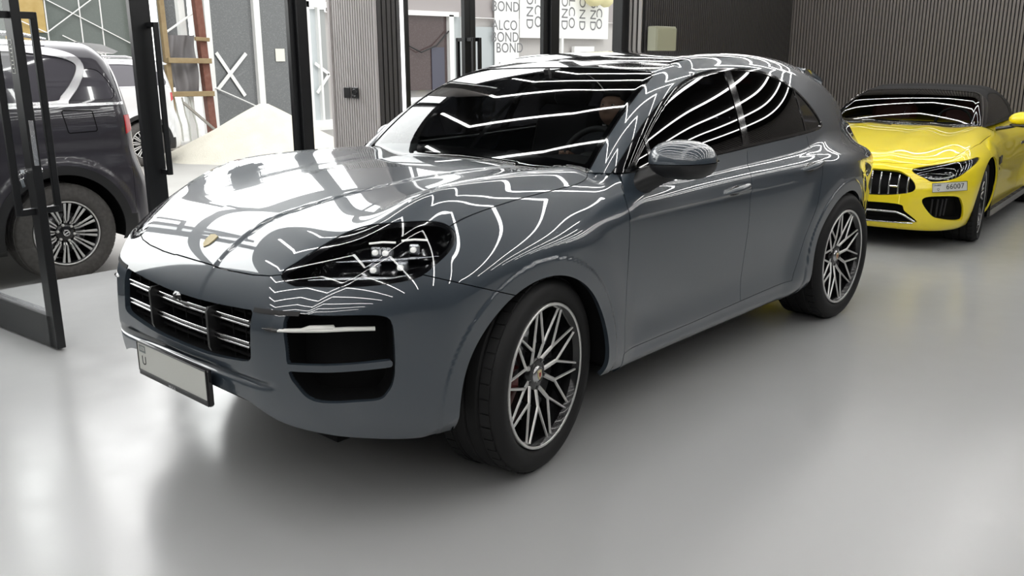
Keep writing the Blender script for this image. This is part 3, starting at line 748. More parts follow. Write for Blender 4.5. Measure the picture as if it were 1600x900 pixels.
    for zc in (.722, .645):
        sl = MB()
        for dz in (.0085, -.0085):
            ys = lin(-.445, .445, 31); pts = [(fx(y, zc)-.016, y, zc+dz+.012*abs(y)) for y in ys]; sl.tube(pts, .0042, 8)
        sl.build('chrome_slat', M['chrome'], grille)
        bb = MB(); ys = lin(-.455, .455, 31)
        for a, b in zip(ys[:-1], ys[1:]): bb.span((fx(a, zc)-.034, a, zc+.012*abs(a)), (fx(b, zc)-.034, b, zc+.012*abs(b)), .034, .024, (0, 0, 1))
        bb.build('slat_backing', M['gloss_black'], grille)
    for yb in (-.215, .215):
        v = MB(); v.prism([(-.055, 0), (.006, .004), (.012, .02), (.012, .155), (.004, .168), (-.055, .172)], lambda a, b: (fx(yb, .66)+a-.006, yb-.007, .582+b), lambda a, b: (fx(yb, .66)+a-.006, yb+.007, .582+b)); v.build('grille_fin', M['plastic'], grille)
    for yb in (-.39, -.31, -.12, -.02, .10, .31, .39):
        v = MB(); v.box((fx(yb, .66)-.065, yb, .67), (.05, .007, .19)); v.build('inner_rib', M['void'], grille)
    for zc in (.60, .683, .752):
        v = MB(); ys = lin(-.45, .45, 13)
        for a, b in zip(ys[:-1], ys[1:]): v.span((fx(a, zc)-.07, a, zc), (fx(b, zc)-.07, b, zc), .06, .010, (0, 0, 1))
        v.build('inner_louvre', M['void'], grille)
    cb = MB(); cx = fx(0, .75); cb.box((cx-.020, -.02, .748), (.05, .05, .034), None, .01); cb.lathe([(0, .012), (.009, .010), (.012, .004), (.014, -.004)], 20, c=(cx+.0, -.02, .748), axis='x'); cb.build('nose_camera', M['gloss_black'], grille)
    # ---- number plate on its holder
    hb = MB(); hb.box((1.012, 0, .467), (.045, .40, .085), None, .008)
    hb.box((1.028, 0, .462), (.022, .535, .142), None, .006); plate = hb.build('plate_holder', M['gloss_black'], car)
    pf = MB(); pf.box((1.040, 0, .472), (.004, .520, .112), None, .0015); pf.build('number_plate', M['plate_white'], plate)
    rim_ = MB()
    for zz, hh in ((.531, .006), (.4125, .006)): rim_.box((1.0405, 0, zz), (.007, .532, hh), None, .002)
    for yy in (-.263, .263): rim_.box((1.0405, yy, .472), (.007, .006, .124), None, .002)
    rim_.box((1.0400, 0, .402), (.006, .530, .016), None, .002)
    rim_.build('plate_rim', M['plastic'], plate)
    pm = lambda y, z, x=1.0425: frame_mat((x, y, z), (0, 1, 0), (0, 0, 1))
    bx = MB(); bx.box((1.0422, -.222, .508), (.001, .052, .030)); bx.build('plate_flag', mat('plate_flag_grey', (.20, .22, .22), .5), plate)
    text_mesh('plate_flag_text', 'UZB', .020, M['plate_white'], plate, .0004, pm(-.222, .508, 1.0430))
    text_mesh('plate_letter', 'U', .052, M['letter_black'], plate, .0004, pm(-.214, .459))
    text_mesh('plate_rim_text', 'NEXUS', .017, M['silver'], plate, .0004, pm(0, .402, 1.0432), bold=.0004)
    # ---- headlamps
    for fl in (False, True):
        sl = g_front(L, .50, .50, .84, 1.10, .007, .15)
        st2 = g_polar(L, .25, .9, 10, 88, .008, 110, .60, .40)
        # lens from the polar sweep
        ls = clip(st2, lambda V: f_lamp(V)+.001, L); 
        lamp = emit(ls, L, 'headlamp', M['lens'], car, fold=0, off=-.002, flip_y=fl)
        rd = clip(st2, lambda V: f_lamp(V)+.003, L)
        hs = recess(rd, L, .075, 'lamp_housing', M['gloss_black'], lamp, fl, .005)
        rg = clip(clip(st2, lambda V: f_lamp(V)+.004, L), lambda V: .010-f_lamp(V), L); emit(rg, L, 'lamp_rim', M['gloss_black'], lamp, fold=.010, off=-.003, flip_y=fl)
        fy = np.array([1, -1 if fl else 1, 1.])
        fwd = np.array([.93, .30, -.05])
        def at(p, d): q = project(L, np.array([p]), 3)[0]; n_ = grad(L, q[None])[0]; return q-n_*d
        def put(mb, name, m):
            me = mb.mesh(name)
            if fl: me.transform(Matrix.Scale(-1, 4, (0, 1, 0))); me.flip_normals()
            return link(name, me, m, lamp)
        yaw = rotz(.55)
        for p in ((.632, .735, .994), (.612, .768, .995), (.528, .830, .997), (.679, .783, .944), (.601, .843, .944)):
            q = at(p, .036); b = MB(); b.box(q, (.030, .020, .018), yaw, .005); put(b, 'light_module', M['led'])
            b = MB(); b.box(q-np.array([.012, .006, 0]), (.035, .040, .036), yaw, .006); put(b, 'module_bezel', M['lamp_chrome'])
        for a, b_, d in (((.627, .70, 1.005), (.568, .775, 1.009), .018), ((.549, .785, 1.014), (.473, .838, 1.011), .018)):
            g = MB(); g.tube([at(a, d), at(tuple((np.array(a)+b_)/2), d-.002), at(b_, d)], .0036, 8); put(g, 'running_light', M['led'])
        for zc, dd, pth in ((.968, .052, ((.72, .62), (.66, .72), (.60, .79), (.52, .85), (.45, .88))), (.912, .036, ((.83, .60), (.78, .68), (.72, .77), (.64, .85), (.55, .885)))):
            g = MB(); pts = [at((x, y, zc), dd) for x, y in pth]
            g.tube(pts, [.010, .018, .020, .016, .008], 10, squash=.35)
            put(g, 'reflector_shelf', M['lamp_chrome'])
    # ---- front fenders
    for fl in (False, True):
        s = g_polar(F, -.66, .62, -32, 88, .012, 150, .58, .36)
        s = clip(s, lambda V: np.minimum(-f_hood(V), V[:, 1]-.5)-G, L); s = clip(s, lambda V: -f_lamp(V)-.004, L); s = clip(s, lambda V: -f_bump(V)-G, L); s = clip(s, f_arch, L)
        s = clip(s, lambda V: np.where(V[:, 2] > 1.0, V[:, 0]+.585+.35*(V[:, 2]-1.0), V[:, 0]+.585)-G, L)
        s = clip(s, lambda V: V[:, 2]-.275, L); s = clip(s, lambda V: np.maximum(V[:, 0]+.515, 1.131-V[:, 2]), L)
        s = clip(s, lambda V: V[:, 0]+.62, L)
        emit(s, L, 'front_fender', P, car, fold=.02, flip_y=fl)
    # ---- doors, side glass, shell
    dlo = spl([(-.595, 1.128, 1), (-.76, 1.24), (-.93, 1.338), (-1.15, 1.43), (-1.38, 1.50), (-1.61, 1.537), (-1.85, 1.551), (-2.16, 1.54), (-2.40, 1.495), (-2.60, 1.415), (-2.76, 1.305), (-2.835, 1.225), (-2.82, 1.192), (-2.69, 1.180), (-2.09, 1.163), (-1.75, 1.152), (-1.43, 1.142)], 7)
    f_dlo = lambda V: sdpoly(XZ(V), dlo)
    split = np.array([(-1.69, .2), (-1.665, .60), (-1.665, .90), (-1.69, 1.0), (-1.755, 1.14), (-1.80, 1.35), (-1.86, 1.60)])
    sx = lambda z: np.interp(z, split[:, 1], split[:, 0])
    dfront = lambda V: -(np.where(V[:, 2] > 1.0, V[:, 0]+.585+.35*(V[:, 2]-1.0), V[:, 0]+.585))-G
    dlow = lambda V: V[:, 2]-.338+.02*np.minimum(V[:, 0]+1.2, 0)
    rdp = np.array([(.2, -2.21), (.40, -2.25), (.60, -2.33), (.78, -2.44), (.95, -2.50), (1.18, -2.53), (1.6, -2.45)])
    rx = lambda z: np.interp(z, rdp[:, 0], rdp[:, 1])
    big = g_polar(F, -3.62, -.42, -34, 34, .013, 150, .75, 0.)
    for fl in (False, True):
        low = clip(big, lambda V: -f_dlo(V)-.004, F)
        a = clip(low, dfront, F); a = clip(a, lambda V: V[:, 0]-sx(V[:, 2])-G, F); a = clip(a, dlow, F); a = clip(a, lambda V: 1.20-V[:, 2], F); a = clip(a, lambda V: f_arch(V)-.08, F)
        d1 = emit(a, F, 'front_door', P, car, fold=.018, flip_y=fl)
        b = clip(low, lambda V: -(V[:, 0]-sx(V[:, 2]))-G, F); b = clip(b, lambda V: V[:, 0]-rx(V[:, 2])-G, F); b = clip(b, dlow, F); b = clip(b, lambda V: 1.25-V[:, 2], F); b = clip(b, lambda V: f_arch(V)-.004, F)
        d2 = emit(b, F, 'rear_door', P, car, fold=.018, flip_y=fl)
        k = clip(clip(big, lambda V: -dlow(V)-.003, F), lambda V: V[:, 2]-.235, F); k = clip(k, lambda V: -.590-V[:, 0], F); k = clip(k, lambda V: V[:, 0]+2.9, F); k = clip(k, f_arch, F)
        emit(k, F, 'side_skirt', P, car, fold=.05, flip_y=fl)
        for dr, (x0, z0), (x1, z1) in ((d1, (-1.405, .957), (-1.640, .975)), (d2, (-2.27, .992), (-2.50, 1.010))):
            xs = lin(x0, x1, 9); zs = lin(z0, z1, 9); q = project(F, np.stack([xs, np.full(9, .95), zs], 1), 4); n_ = grad(F, q)
            prof = np.array([0.000, .020, .034, .040, .042, .041, .038, .028, .004])
            hm = MB(); hm.tube(q+n_*(prof-.004)[:, None], [.006, .012, .015, .0165, .0165, .0165, .016, .014, .008], 12, squash=1.0)
            me = hm.mesh('door_handle')
            cup = MB(); cm = (q[3]+q[4])/2; R_ = np.stack([(q[8]-q[0])/np.linalg.norm(q[8]-q[0]), n_[4], np.cross((q[8]-q[0])/np.linalg.norm(q[8]-q[0]), n_[4])], 1)
            cup.ell(cm-n_[4]*.002, (.072, .004, .026), 24, 8, R_)
            m2 = cup.mesh('handle_recess')
            if fl:
                for mm in (me, m2): mm.transform(Matrix.Scale(-1, 4, (0, 1, 0))); mm.flip_normals()
            link('door_handle', me, P, dr); link('handle_recess', m2, M['gloss_black'], dr)
    up = g_polar(F, -3.55, -.36, 2, 90, .013, 170, .75, 0.)
    wind = spl([(-.40, -.02, 1), (-.40, .80, 1), (-.520, .752, 1), (-.70, .728), (-.90, .698), (-1.09, .660), (-1.235, .615), (-1.268, .585, 1), (-1.278, .36), (-1.285, -.02, 1)], 7)
    f_wind = lambda V: sdpoly(XY(V), wind)
    roofp = spl([(-1.300, -.02, 1), (-1.296, .36), (-1.285, .560, 1), (-1.50, .590), (-2.0, .595), (-2.5, .575), (-2.95, .535, 1), (-2.98, .3), (-2.985, -.02, 1)], 7)
    f_roof = lambda V: np.minimum(sdpoly(XY(V), roofp), V[:, 2]-1.3)
    rearw = spl([(-3.03, -.02, 1), (-3.02, .3), (-3.0, .50, 1), (-3.30, .50), (-3.53, .46, 1), (-3.53, -.02, 1)], 5)
    f_rw = lambda V: np.minimum(sdpoly(XY(V), rearw), V[:, 2]-1.15)
    ws = clip(up, lambda V: f_wind(V)-.002, F); ws = clip(ws, lambda V: -V[:, 0]-.50+.06*V[:, 1]**2, F)
    sh = clip(up, lambda V: -f_wind(V)-.001, F); sh = clip(sh, lambda V: np.maximum(-f_dlo(V)-.003, .3-V[:, 1]), F); sh = clip(sh, lambda V: -f_roof(V)-.001, F); sh = clip(sh, lambda V: -f_rw(V)-.001, F)
    # keep: pillars and rails above the belt, and the C-pillar / quarter behind the doors
    keep = lambda V: np.maximum(np.where(V[:, 0] < -.515, V[:, 2]-(1.132+.035*np.maximum(-V[:, 0]-1.6, 0)), -.1), -(V[:, 0]-rx(V[:, 2]))-G)
    sh = clip(sh, keep, F); sh = clip(sh, f_arch, F)
    q = clip(g_polar(F, -3.62, -2.1, -34, 3, .013, 90, .75, 0.), lambda V: -(V[:, 0]-rx(V[:, 2]))-G, F); q = clip(q, f_arch, F); q = clip(q, lambda V: V[:, 2]-.26, F); q = clip(q, lambda V: V[:, 0]+3.55, F)
    sh = S(np.vstack([sh.V, q.V]), list(sh.F)+[tuple(i+len(sh.V) for i in f) for f in q.F])
    emit(mirror_join(sh), F, 'body_shell', P, car, fold=.02)
    emit(mirror_join(ws), F, 'windscreen', M['windscreen'], car, fold=0, off=-.003)
    fr = clip(ws, lambda V: np.maximum(.035-f_wind(V), V[:, 0]+.585), F)
    emit(mirror_join(fr), F, 'windscreen_frit', M['gloss_black'], car, fold=0, off=-.006)
    sl = clip(clip(up, lambda V: f_wind(V)+.004, F), lambda V: .004-f_wind(V), F); sl = clip(sl, lambda V: -V[:, 0]-.53, F); emit(mirror_join(sl), F, 'windscreen_seal', M['gloss_black'], car, fold=.004, off=.001)
    rf = clip(up, lambda V: f_roof(V)-.001, F); emit(mirror_join(rf), F, 'glass_roof', M['gloss_black'], car, fold=.01)
    rw = clip(up, lambda V: f_rw(V)-.001, F); emit(mirror_join(rw), F, 'rear_window', M['side_glass'], car, fold=.01)
    for fl in (False, True):
        side = clip(up, lambda V: f_dlo(V)-.0, F); side = clip(side, lambda V: V[:, 1]-.3, F)
        tr = clip(side, lambda V: .014-f_dlo(V), F); emit(tr, F, 'window_surround', M['gloss_black'], car, fold=.01, off=.002, flip_y=fl)
        bp = clip(side, lambda V: .034-np.abs(V[:, 0]-sx(V[:, 2])), F); bp = clip(bp, lambda V: np.abs(V[:, 0]-sx(V[:, 2]))-.002, F); emit(bp, F, 'pillar_cover', M['gloss_black'], car, fold=.006, off=.001, flip_y=fl)
        sail = lambda V: V[:, 0]+.86+.0*V[:, 2]
        g1 = clip(side, lambda V: f_dlo(V)-.012, F)
        qd = lambda V: V[:, 0]+2.54+.12*(V[:, 2]-1.2)
        a = clip(clip(g1, lambda V: -sail(V)-.012, F), lambda V: V[:, 0]-sx(V[:, 2])-.03, F); emit(a, F, 'door_window', M['side_glass'], car, fold=.003, off=-.003, flip_y=fl)
        a = clip(g1, lambda V: sail(V)-.012, F); emit(a, F, 'mirror_window', M['side_glass'], car, fold=.003, off=-.003, flip_y=fl)
        a = clip(g1, lambda V: .012-np.abs(sail(V)), F); emit(a, F, 'window_bar', M['gloss_black'], car, fold=.004, off=.0, flip_y=fl)
        a = clip(clip(g1, lambda V: -(V[:, 0]-sx(V[:, 2]))-.03, F), lambda V: qd(V)-.010, F); emit(a, F, 'door_window', M['side_glass'], car, fold=.003, off=-.003, flip_y=fl)
        a = clip(g1, lambda V: -qd(V)-.010, F); emit(a, F, 'quarter_window', M['side_glass'], car, fold=.003, off=-.003, flip_y=fl)
        a = clip(g1, lambda V: .010-np.abs(qd(V)), F); emit(a, F, 'window_bar', M['gloss_black'], car, fold=.004, off=.0, flip_y=fl)
        # bright strip under the windows
        a = clip(side, lambda V: np.minimum(.010-f_dlo(V), 1.22-V[:, 2]), F); a = clip(a, lambda V: -(V[:, 2]-1.128-.04*(-V[:, 0]-.6))+.018, F); emit(a, F, 'window_moulding', M['gloss_black'], car, fold=.006, off=.006, flip_y=fl)
    # ---- tail
    tl = g_front(F, -3.2, .30, .28, 1.12, .014, -3.55, .02, -1, 1.2)
    tl.F = tl.F
    t = clip(tl, lambda V: -3.552-V[:, 0], F); t = clip(t, lambda V: np.maximum(np.abs(V[:, 2]-.93)-.035, V[:, 0]+3.56) if False else np.abs(V[:, 2]-.93)-.03, F)
    emit(mirror_join(t), F, 'tailgate', P, car, fold=.02)
    t = clip(clip(tl, lambda V: -3.552-V[:, 0], F), lambda V: .028-np.abs(V[:, 2]-.93), F); emit(mirror_join(t), F, 'tail_lamp', M['tail_red'], car, fold=.01)
    sv = []; sf = []; ny = 25; prof = [(0, .004), (-.10, -.010), (-.24, -.058), (-.27, -.085), (-.255, -.098), (-.14, -.075), (0, -.03)]
    for y in lin(-.60, .60, ny):
        zb = float(Zr_c(-3.02))-.055*y*y-.10*max(abs(y)-.45, 0)
        for a, b in prof: sv.append((-3.02+a+.12*y*y, y, zb+b+.012))
    m_ = len(prof)
    for i in range(ny-1):
        for k in range(m_): l = (k+1) % m_; sf.append((i*m_+k, i*m_+l, (i+1)*m_+l, (i+1)*m_+k))
    sf += [tuple(range(m_)), tuple(range((ny-1)*m_, ny*m_))[::-1]]
    spm = MB(); spm.add(sv, sf, True); spm.build('roof_spoiler', P, car)
    # ---- mirrors
    for fl in (False, True):
        sg = -1 if fl else 1
        def mfun(x, y, z):
            u = (x+.795)/.115; v = (y-1.075)/.150; w_ = (z-1.185)/.088
            w2 = np.where(w_ < 0, w_*1.12, w_); u2 = np.where(u < 0, u*1.25, u*.92)
            return ((np.abs(u2)**2.3+np.abs(v)**2.5+np.abs(w2)**2.3+1e-9)**(1/2.35)-1)*.09
        n1, n2 = 40, 56
        T_, A_ = np.meshgrid(lin(.02, PI-.02, n1), lin(0, 2*PI, n2), indexing='ij')
        D = np.stack([np.sin(T_)*np.cos(A_), np.cos(T_), np.sin(T_)*np.sin(A_)], -1); O = np.zeros_like(D); O[...] = (-.795, 1.075, 1.185)
        ms = orient(shoot(mfun, O, D, .3, 40), mfun)
        topc = clip(ms, lambda V: V[:, 2]-1.174-.06*(V[:, 1]-1.0), mfun); topc = clip(topc, lambda V: V[:, 0]+.865, mfun)
        mir = emit(topc, mfun, 'mirror_cap', P, car, fold=.01, flip_y=fl)
        lowc = clip(ms, lambda V: 1.171+.06*(V[:, 1]-1.0)-V[:, 2], mfun); emit(lowc, mfun, 'mirror_housing', M['plastic'], mir, fold=0, flip_y=fl)
        gl = clip(ms, lambda V: -.862-V[:, 0], mfun); emit(gl, mfun, 'mirror_glass', M['chrome'], mir, fold=0, off=-.004, flip_y=fl)
        ft = MB(); ft.tube([(-.765, sg*.865, 1.065), (-.775, sg*.91, 1.095), (-.785, sg*.96, 1.118), (-.79, sg*1.02, 1.135), (-.795, sg*1.09, 1.145)], [.085, .076, .066, .055, .036], 16, squash=.72); ft.build('mirror_foot', M['plastic'], mir)
        pl = MB(); pl.span((-.80, sg*.97, 1.171), (-.80, sg*1.20, 1.185), .17, .012, (0, 0, 1), .004); pl.build('mirror_seam', M['gloss_black'], mir)
        if fl:      # the far mirror is folded back along its window
            mir.matrix_world = Matrix.Translation((-.84, -.925, -.03)) @ Matrix.Rotation(math.radians(-80), 4, 'Z') @ Matrix.Translation((.80, .955, 0))
    # ---- wheels
    wheel(car, (0, .835, .393), steer=.19, side=1); wheel(car, (-2.895, .835, .393), w=.305, side=1)
    wheel(car, (0, -.835, .393), steer=.19, side=-1); wheel(car, (-2.895, -.835, .393), w=.305, side=-1)
    # ---- underbody and wheel wells
    ub = MB(); ub.box((-1.45, 0, .30), (4.3, 1.12, .14)); ub.box((-1.45, 0, .33), (1.75, 1.74, .16)); ub.box((-1.45, 0, .62), (4.2, 1.2, .46))
    ub.box((-3.5, 0, .5), (.3, 1.2, .3)); ub.build('underbody', M['void'], car)
    for cx, cz in ((.02, .36), (-2.88, .36)):
        for sg in (-1, 1):
            wl = MB(); aa = lin(-.08, PI+.08, 40); ring = [(.463*math.cos(a), .463*math.sin(a)) for a in aa]
            vs = [(cx+a, sg*.955, cz+b) for a, b in ring]+[(cx+a, sg*.60, cz+b) for a, b in ring]; n = len(ring)
            wl.add(vs, [(i, i+1, n+i+1, n+i) for i in range(n-1)], True); wl.add(vs[n:], [tuple(range(n))]); wl.build('wheel_well', M['void'], car)
    # ---- cowl, wipers, cabin
    cw = MB(); ys = lin(-.72, .72, 17)
    for a, b in zip(ys[:-1], ys[1:]): cw.span((-.50, a, 1.075-.03*a*a), (-.50, b, 1.075-.03*b*b), .20, .012, (0, 0, 1))
    cw.build('cowl_panel', M['plastic'], car)
    db = MB(); db.add([], [])
    ys = lin(-.74, .74, 19)
    prof = [(-.60, 1.065), (-.72, 1.098), (-.90, 1.112), (-1.02, 1.10), (-1.10, 1.03), (-1.08, .80)]
    vs = []; fs = []
    for y in ys:
        hump = .045*math.exp(-((y-.36)/.20)**2)
        for i, (x, z) in enumerate(prof): vs.append((x-.10*0+.10*(y*y)*-1*.6, y, z-.05*y*y+(hump if 2 <= i <= 3 else 0)))
    m = len(prof)
    for i in range(len(ys)-1):
        for j in range(m-1): fs.append((i*m+j, (i+1)*m+j, (i+1)*m+j+1, i*m+j+1))
    db = MB(); db.add(vs, fs, True); dash = db.build('dashboard', M['leather'], car)
    ck = MB(); ck.lathe([(0, .022), (.022, .020), (.030, .010), (.032, 0)], 24, c=(-.93, 0, 1.115), axis='z'); ck.ell((-.90, 0, 1.118), (.05, .06, .03)); ck.build('dash_clock', M['leather'], dash)
    sw = MB(); c0 = np.array([-1.06, .37, 1.10]); tl_ = roty(-.45); cir = [(c0+tl_ @ np.array([0, .18*math.cos(a), .18*math.sin(a)])).tolist() for a in lin(0, 2*PI, 33)[:-1]]
    sw.tube(cir, .016, 10, True); sw.ell(c0+np.array([.02, 0, 0]), (.03, .07, .06), R=tl_)
    for a in (0, PI, -PI/2): sw.span(c0+tl_ @ np.array([.015, .05*math.cos(a), .05*math.sin(a)]), c0+tl_ @ np.array([0, .175*math.cos(a), .175*math.sin(a)]), .02, .02)
    sw.span(c0+np.array([.02, 0, 0]), c0+np.array([.22, 0, -.10]), .07, .07); sw.build('steering_wheel', M['leather'], car)
    for yy, xx in ((.37, -1.42), (-.37, -1.52), (.38, -2.62), (-.38, -2.62)):
        st = MB(); st.box((xx+.10, yy, .70), (.54, .50, .16), roty(-.12), .05); st.box((xx-.24, yy, 1.02), (.14, .48, .62), roty(-.28), .05); st.box((xx-.335, yy, 1.40), (.10, .27, .17), roty(-.2), .04); st.build('seat', M['leather'], car)
    im = MB(); im.ell((-1.19, 0, 1.47), (.018, .12, .035), R=roty(.3)); im.span((-1.19, 0, 1.48), (-1.16, 0, 1.55), .03, .02); im.build('rear_view_mirror', M['plastic'], car)
    fl_ = MB(); fl_.box((-1.75, 0, .56), (3.0, 1.5, .05)); fl_.box((-3.2, 0, 1.0), (.05, 1.2, .3)); fl_.build('cabin_floor', M['void'], car)
    hl = MB()
    wp = MB()
    for y0, y1, z1 in ((.60, -.02, 0), (-.05, -.62, 0)):
        a = np.array([-.545, y0, 1.105]); b = np.array([-.60, y1, 1.150]); wp.span(a, b, .012, .016, (0, 0, 1), .003)
    wp.build('wiper', M['plastic'], car)
    return car
grey_car()
# ------------------------------------------------------------ street outside: ground, building opposite, sand, props
GZ = -.27
M['concrete'] = mat('pale_dusty_concrete', (.30, .29, .275), .9, var=(.8, (.36, .35, .335), .35, .7), bump=(12, .25, .02))
M['white_alu'] = mat('white_aluminium', (.84, .84, .83), .4)
M['sand'] = mat('pale_sand', (.52, .49, .42), .95, var=(3, (.58, .55, .48), .3, .7), bump=(35, .5, .02))
M['timber'] = mat('pale_timber', (.26, .18, .09), .7, var=(9, (.32, .24, .13), .3, .7))
M['red_steel'] = mat('red_oxide_steel', (.16, .055, .038), .7, var=(14, (.2, .085, .06), .3, .7))
M['rockm'] = mat('pale_stone', (.30, .28, .25), .9, bump=(14, .5, .02))
def dusty_glass(name, a, b, rough=.12):
    m = mat(name, a, rough, 0, 0, var=(60, b, .55, .80)); return m
o = MB(); o.box((-8, -22.8, GZ-.1), (60, 38, .2)); structure(o.build('ground', M['concrete']), 'pale dusty ground outside')
BY = -16.2
def bpane(name, x0, x1, z0, z1, m, y=BY-.06, label=None):
    q = MB(); q.box(((x0+x1)/2, y, (z0+z1)/2), (abs(x1-x0), .04, z1-z0)); return structure(q.build(name, m), label)
G1 = dusty_glass('dusty_dark_glazing', (.15, .155, .16), (.32, .325, .335)); G2 = dusty_glass('green_grey_glazing', (.12, .14, .13), (.16, .18, .17)); G3 = dusty_glass('mauve_glazing', (.075, .052, .052), (.17, .145, .145)); G4 = mat('pale_blue_glazing', (.42, .45, .465), .15)
bpane('window_30', -8.47, -9.62, -.05, 4.4, G1, label='dusty shop window with a white tape cross behind the sand pile'); bpane('window_31', -9.78, -11.02, -.05, 4.4, G1); bpane('window_32', 2.5, -7.1, -.1, 4.4, G2, label='green grey glazed frontage across the street'); bpane('window_33', -7.3, -8.0, .9, 4.4, G1)
bpane('window_34', -11.45, -11.74, -.2, 2.72, mat('grey_glazing', (.36, .37, .37), .2)); bpane('window_35', -11.2, -11.45, -.2, 2.72, mat('pale_glazing', (.58, .62, .64), .2))
wi = [40]
def wframe(x, z0, z1, w=.16, d=.16, m='white_alu', y=BY):
    q = MB(); q.box((x, y, (z0+z1)/2), (w, d, z1-z0)); wi[0] += 1; return structure(q.build('trim_%d' % wi[0], M[m]))
wframe(-8.17, GZ, 4.5, .15); wframe(-8.29, GZ, 4.5, .07, .05, 'frame'); wframe(-8.42, GZ, 4.5, .14); wframe(-9.70, GZ, 4.5, .16); wframe(-11.10, GZ, 4.5, .19); wframe(-11.47, -.2, 2.75, .06)
q = MB(); q.box((-11.5, BY, 2.82), (1.0, .16, .14)); q.box((-10.2, BY, -.15), (4.0, .2, .24)); q.box((-14, BY+.02, -.22), (10, .3, .1)); structure(q.build('trim_60', M['white_alu']))
for nm, pts in (('tape_cross', [((-8.60, 1.66), (-9.27, .66)), ((-9.37, 1.64), (-8.56, .83))]),):
    q = MB()
    for k, ((a, b), (c, d)) in enumerate(pts): q.span((a, BY+.012*k, b), (c, BY+.012*k, d), .085, .012, (0, 1, 0))
    t = q.build(nm, M['white_alu']); tag(t, 'white tape X stuck on the dusty shop window behind the sand pile', 'tape')
q = MB()
for (a, b), (c, d) in (((-11.30, 1.40), (-11.72, 1.12)), ((-11.72, 1.12), (-11.32, .66))): q.span((a, BY+.04, b), (c, BY+.04, d), .08, .02, (0, 1, 0))
t = q.build('tape_cross', M['white_alu']); tag(t, 'white tape arrow on the narrow window beside the slatted pillar', 'tape')
q = MB(); q.tube([(-8.45, BY+.1, .87), (-9.0, BY+.15, .62), (-9.6, BY+.1, .36)], .016, 6); t = q.build('rope', M['white_alu']); tag(t, 'thin pale rope slanting across the shop window above the sand', 'rope')
q = MB(); q.box((-10.33, BY-.02, 1.60), (.26, .01, .30)); t = q.build('paper_notice', mat('cream_paper', (.80, .79, .71), .8)); tag(t, 'cream square paper notice inside the shop window beside the black post', 'notice')
# white rods standing in for a structure reflected in the left glazing
for kb_, ((a, b), (c, d)) in enumerate((((-4.55, 2.90), (-6.75, 1.78)), ((-3.4, 2.75), (-4.9, 2.05)), ((-4.9, 2.05), (-5.9, 2.75)), ((-5.2, 2.0), (-6.3, 1.45)))):
    q = MB(); yb_ = BY+.01+.021*(0, 1, 2, 1)[kb_]; q.span((a, yb_, b), (c, yb_, d), .018, .02, (0, 1, 0)); t = q.build('reflected_line', M['white_alu']); tag(t, 'thin white rod standing in for a diagonal reflected in the green grey glazing', 'reflected line', 'reflected white lines on the green grey glazing')
for x in (-4.95, -5.62, -6.05): 
    q = MB(); q.box((x, BY-.03, 2.8), (.02, .03, 2.6)); wi[0] += 1; structure(q.build('trim_%d' % wi[0], M['white_alu']))
q = MB(); q.box((-4.55, BY-.03, 2.55), (.75, .02, 1.0)); q.box((-4.4, BY-.03, 1.9), (.5, .02, .3)); t = q.build('gold_panel', mat('ochre_board', (.42, .29, .09), .6, var=(6, (.50, .37, .15), .3, .7))); tag(t, 'ochre yellow board behind the green grey glazing, upper left', 'board')
# timber and steel scaffold with a hung tarp
def post(nm, a, b, w, m, label, cat='post', grp=None):
    q = MB(); q.span(a, b, w, w, (0, 1, 0), .008); t = q.build(nm, M[m]); tag(t, label, cat, grp); return t
YS = BY+.55
post('timber_post', (-7.02, YS+.215, GZ), (-6.95, YS+.215, 4.4), .11, 'timber', 'pale timber upright left of the hung tarp')
post('steel_post', (-7.93, YS+.185, GZ), (-7.75, YS+.185, 4.4), .17, 'red_steel', 'red oxide steel column right of the hung tarp')
post('white_post', (-7.60, YS-.1, GZ), (-7.54, YS-.1, 4.4), .15, 'white_alu', 'white upright just behind the red steel column')
for z, nm in ((1.95, 'topmost rail'), (1.50, 'middle rail'), (.80, 'lowest rail')):
    x0 = -6.95 if z < 1.9 else -7.62
    post('timber_rail', (x0, YS+.325, z), (-7.95, YS+.325, z-.02), .11 if z < 1.9 else .08, 'timber', 'pale horizontal timber %s of the scaffold with the tarp' % nm, 'rail', 'timber rails of the scaffold')
post('white_prop', (-7.05, YS+.10, 2.05), (-7.74, YS+.08, 2.47), .04, 'white_alu', 'thin white diagonal prop above the hung tarp', 'prop')
vs = []; fs = []; nx, nz = 20, 20
for i in range(nx+1):
    for k in range(nz+1):
        u, v = i/nx, k/nz; vs.append((-7.10-.60*u+.03*math.sin(v*5), YS+.15+.05*math.sin(u*14+2*v)+.045*math.sin(v*7+u*4), 2.02-1.22*v+.08*math.sin(u*PI)*v*-1))
for i in range(nx):
    for k in range(nz): a = i*(nz+1)+k; fs.append((a, a+nz+1, a+nz+2, a+1))
q = MB(); q.add(vs, fs, True); t = q.build('tarp', mat('grey_mauve_tarp', (.17, .16, .165), .7)); tag(t, 'crumpled grey tarp hung over the timber rails', 'tarp')
for k in range(3):
    q = MB(); x = -7.16-.14*k; yk = YS+.04+.08*k; q.tube([(x, yk, .715), (x-.02, yk+.02, .55), (x-.05, yk, .36), (x-.10, yk+.02, .12), (x-.12, yk, -.24)], .018, 6); t = q.build('loose_cable', M['plate_white']); tag(t, 'pale loose cable hanging below the lowest timber rail', 'cable', 'loose cables under the scaffold')
q = MB(); q.span((-7.12, YS+.52, .62), (-8.02, YS+.62, -.24), .05, .05, (0, 1, 0)); t = q.build('leaning_pole', M['rockm']); tag(t, 'pale pole leaning down towards the stones under the scaffold', 'pole')
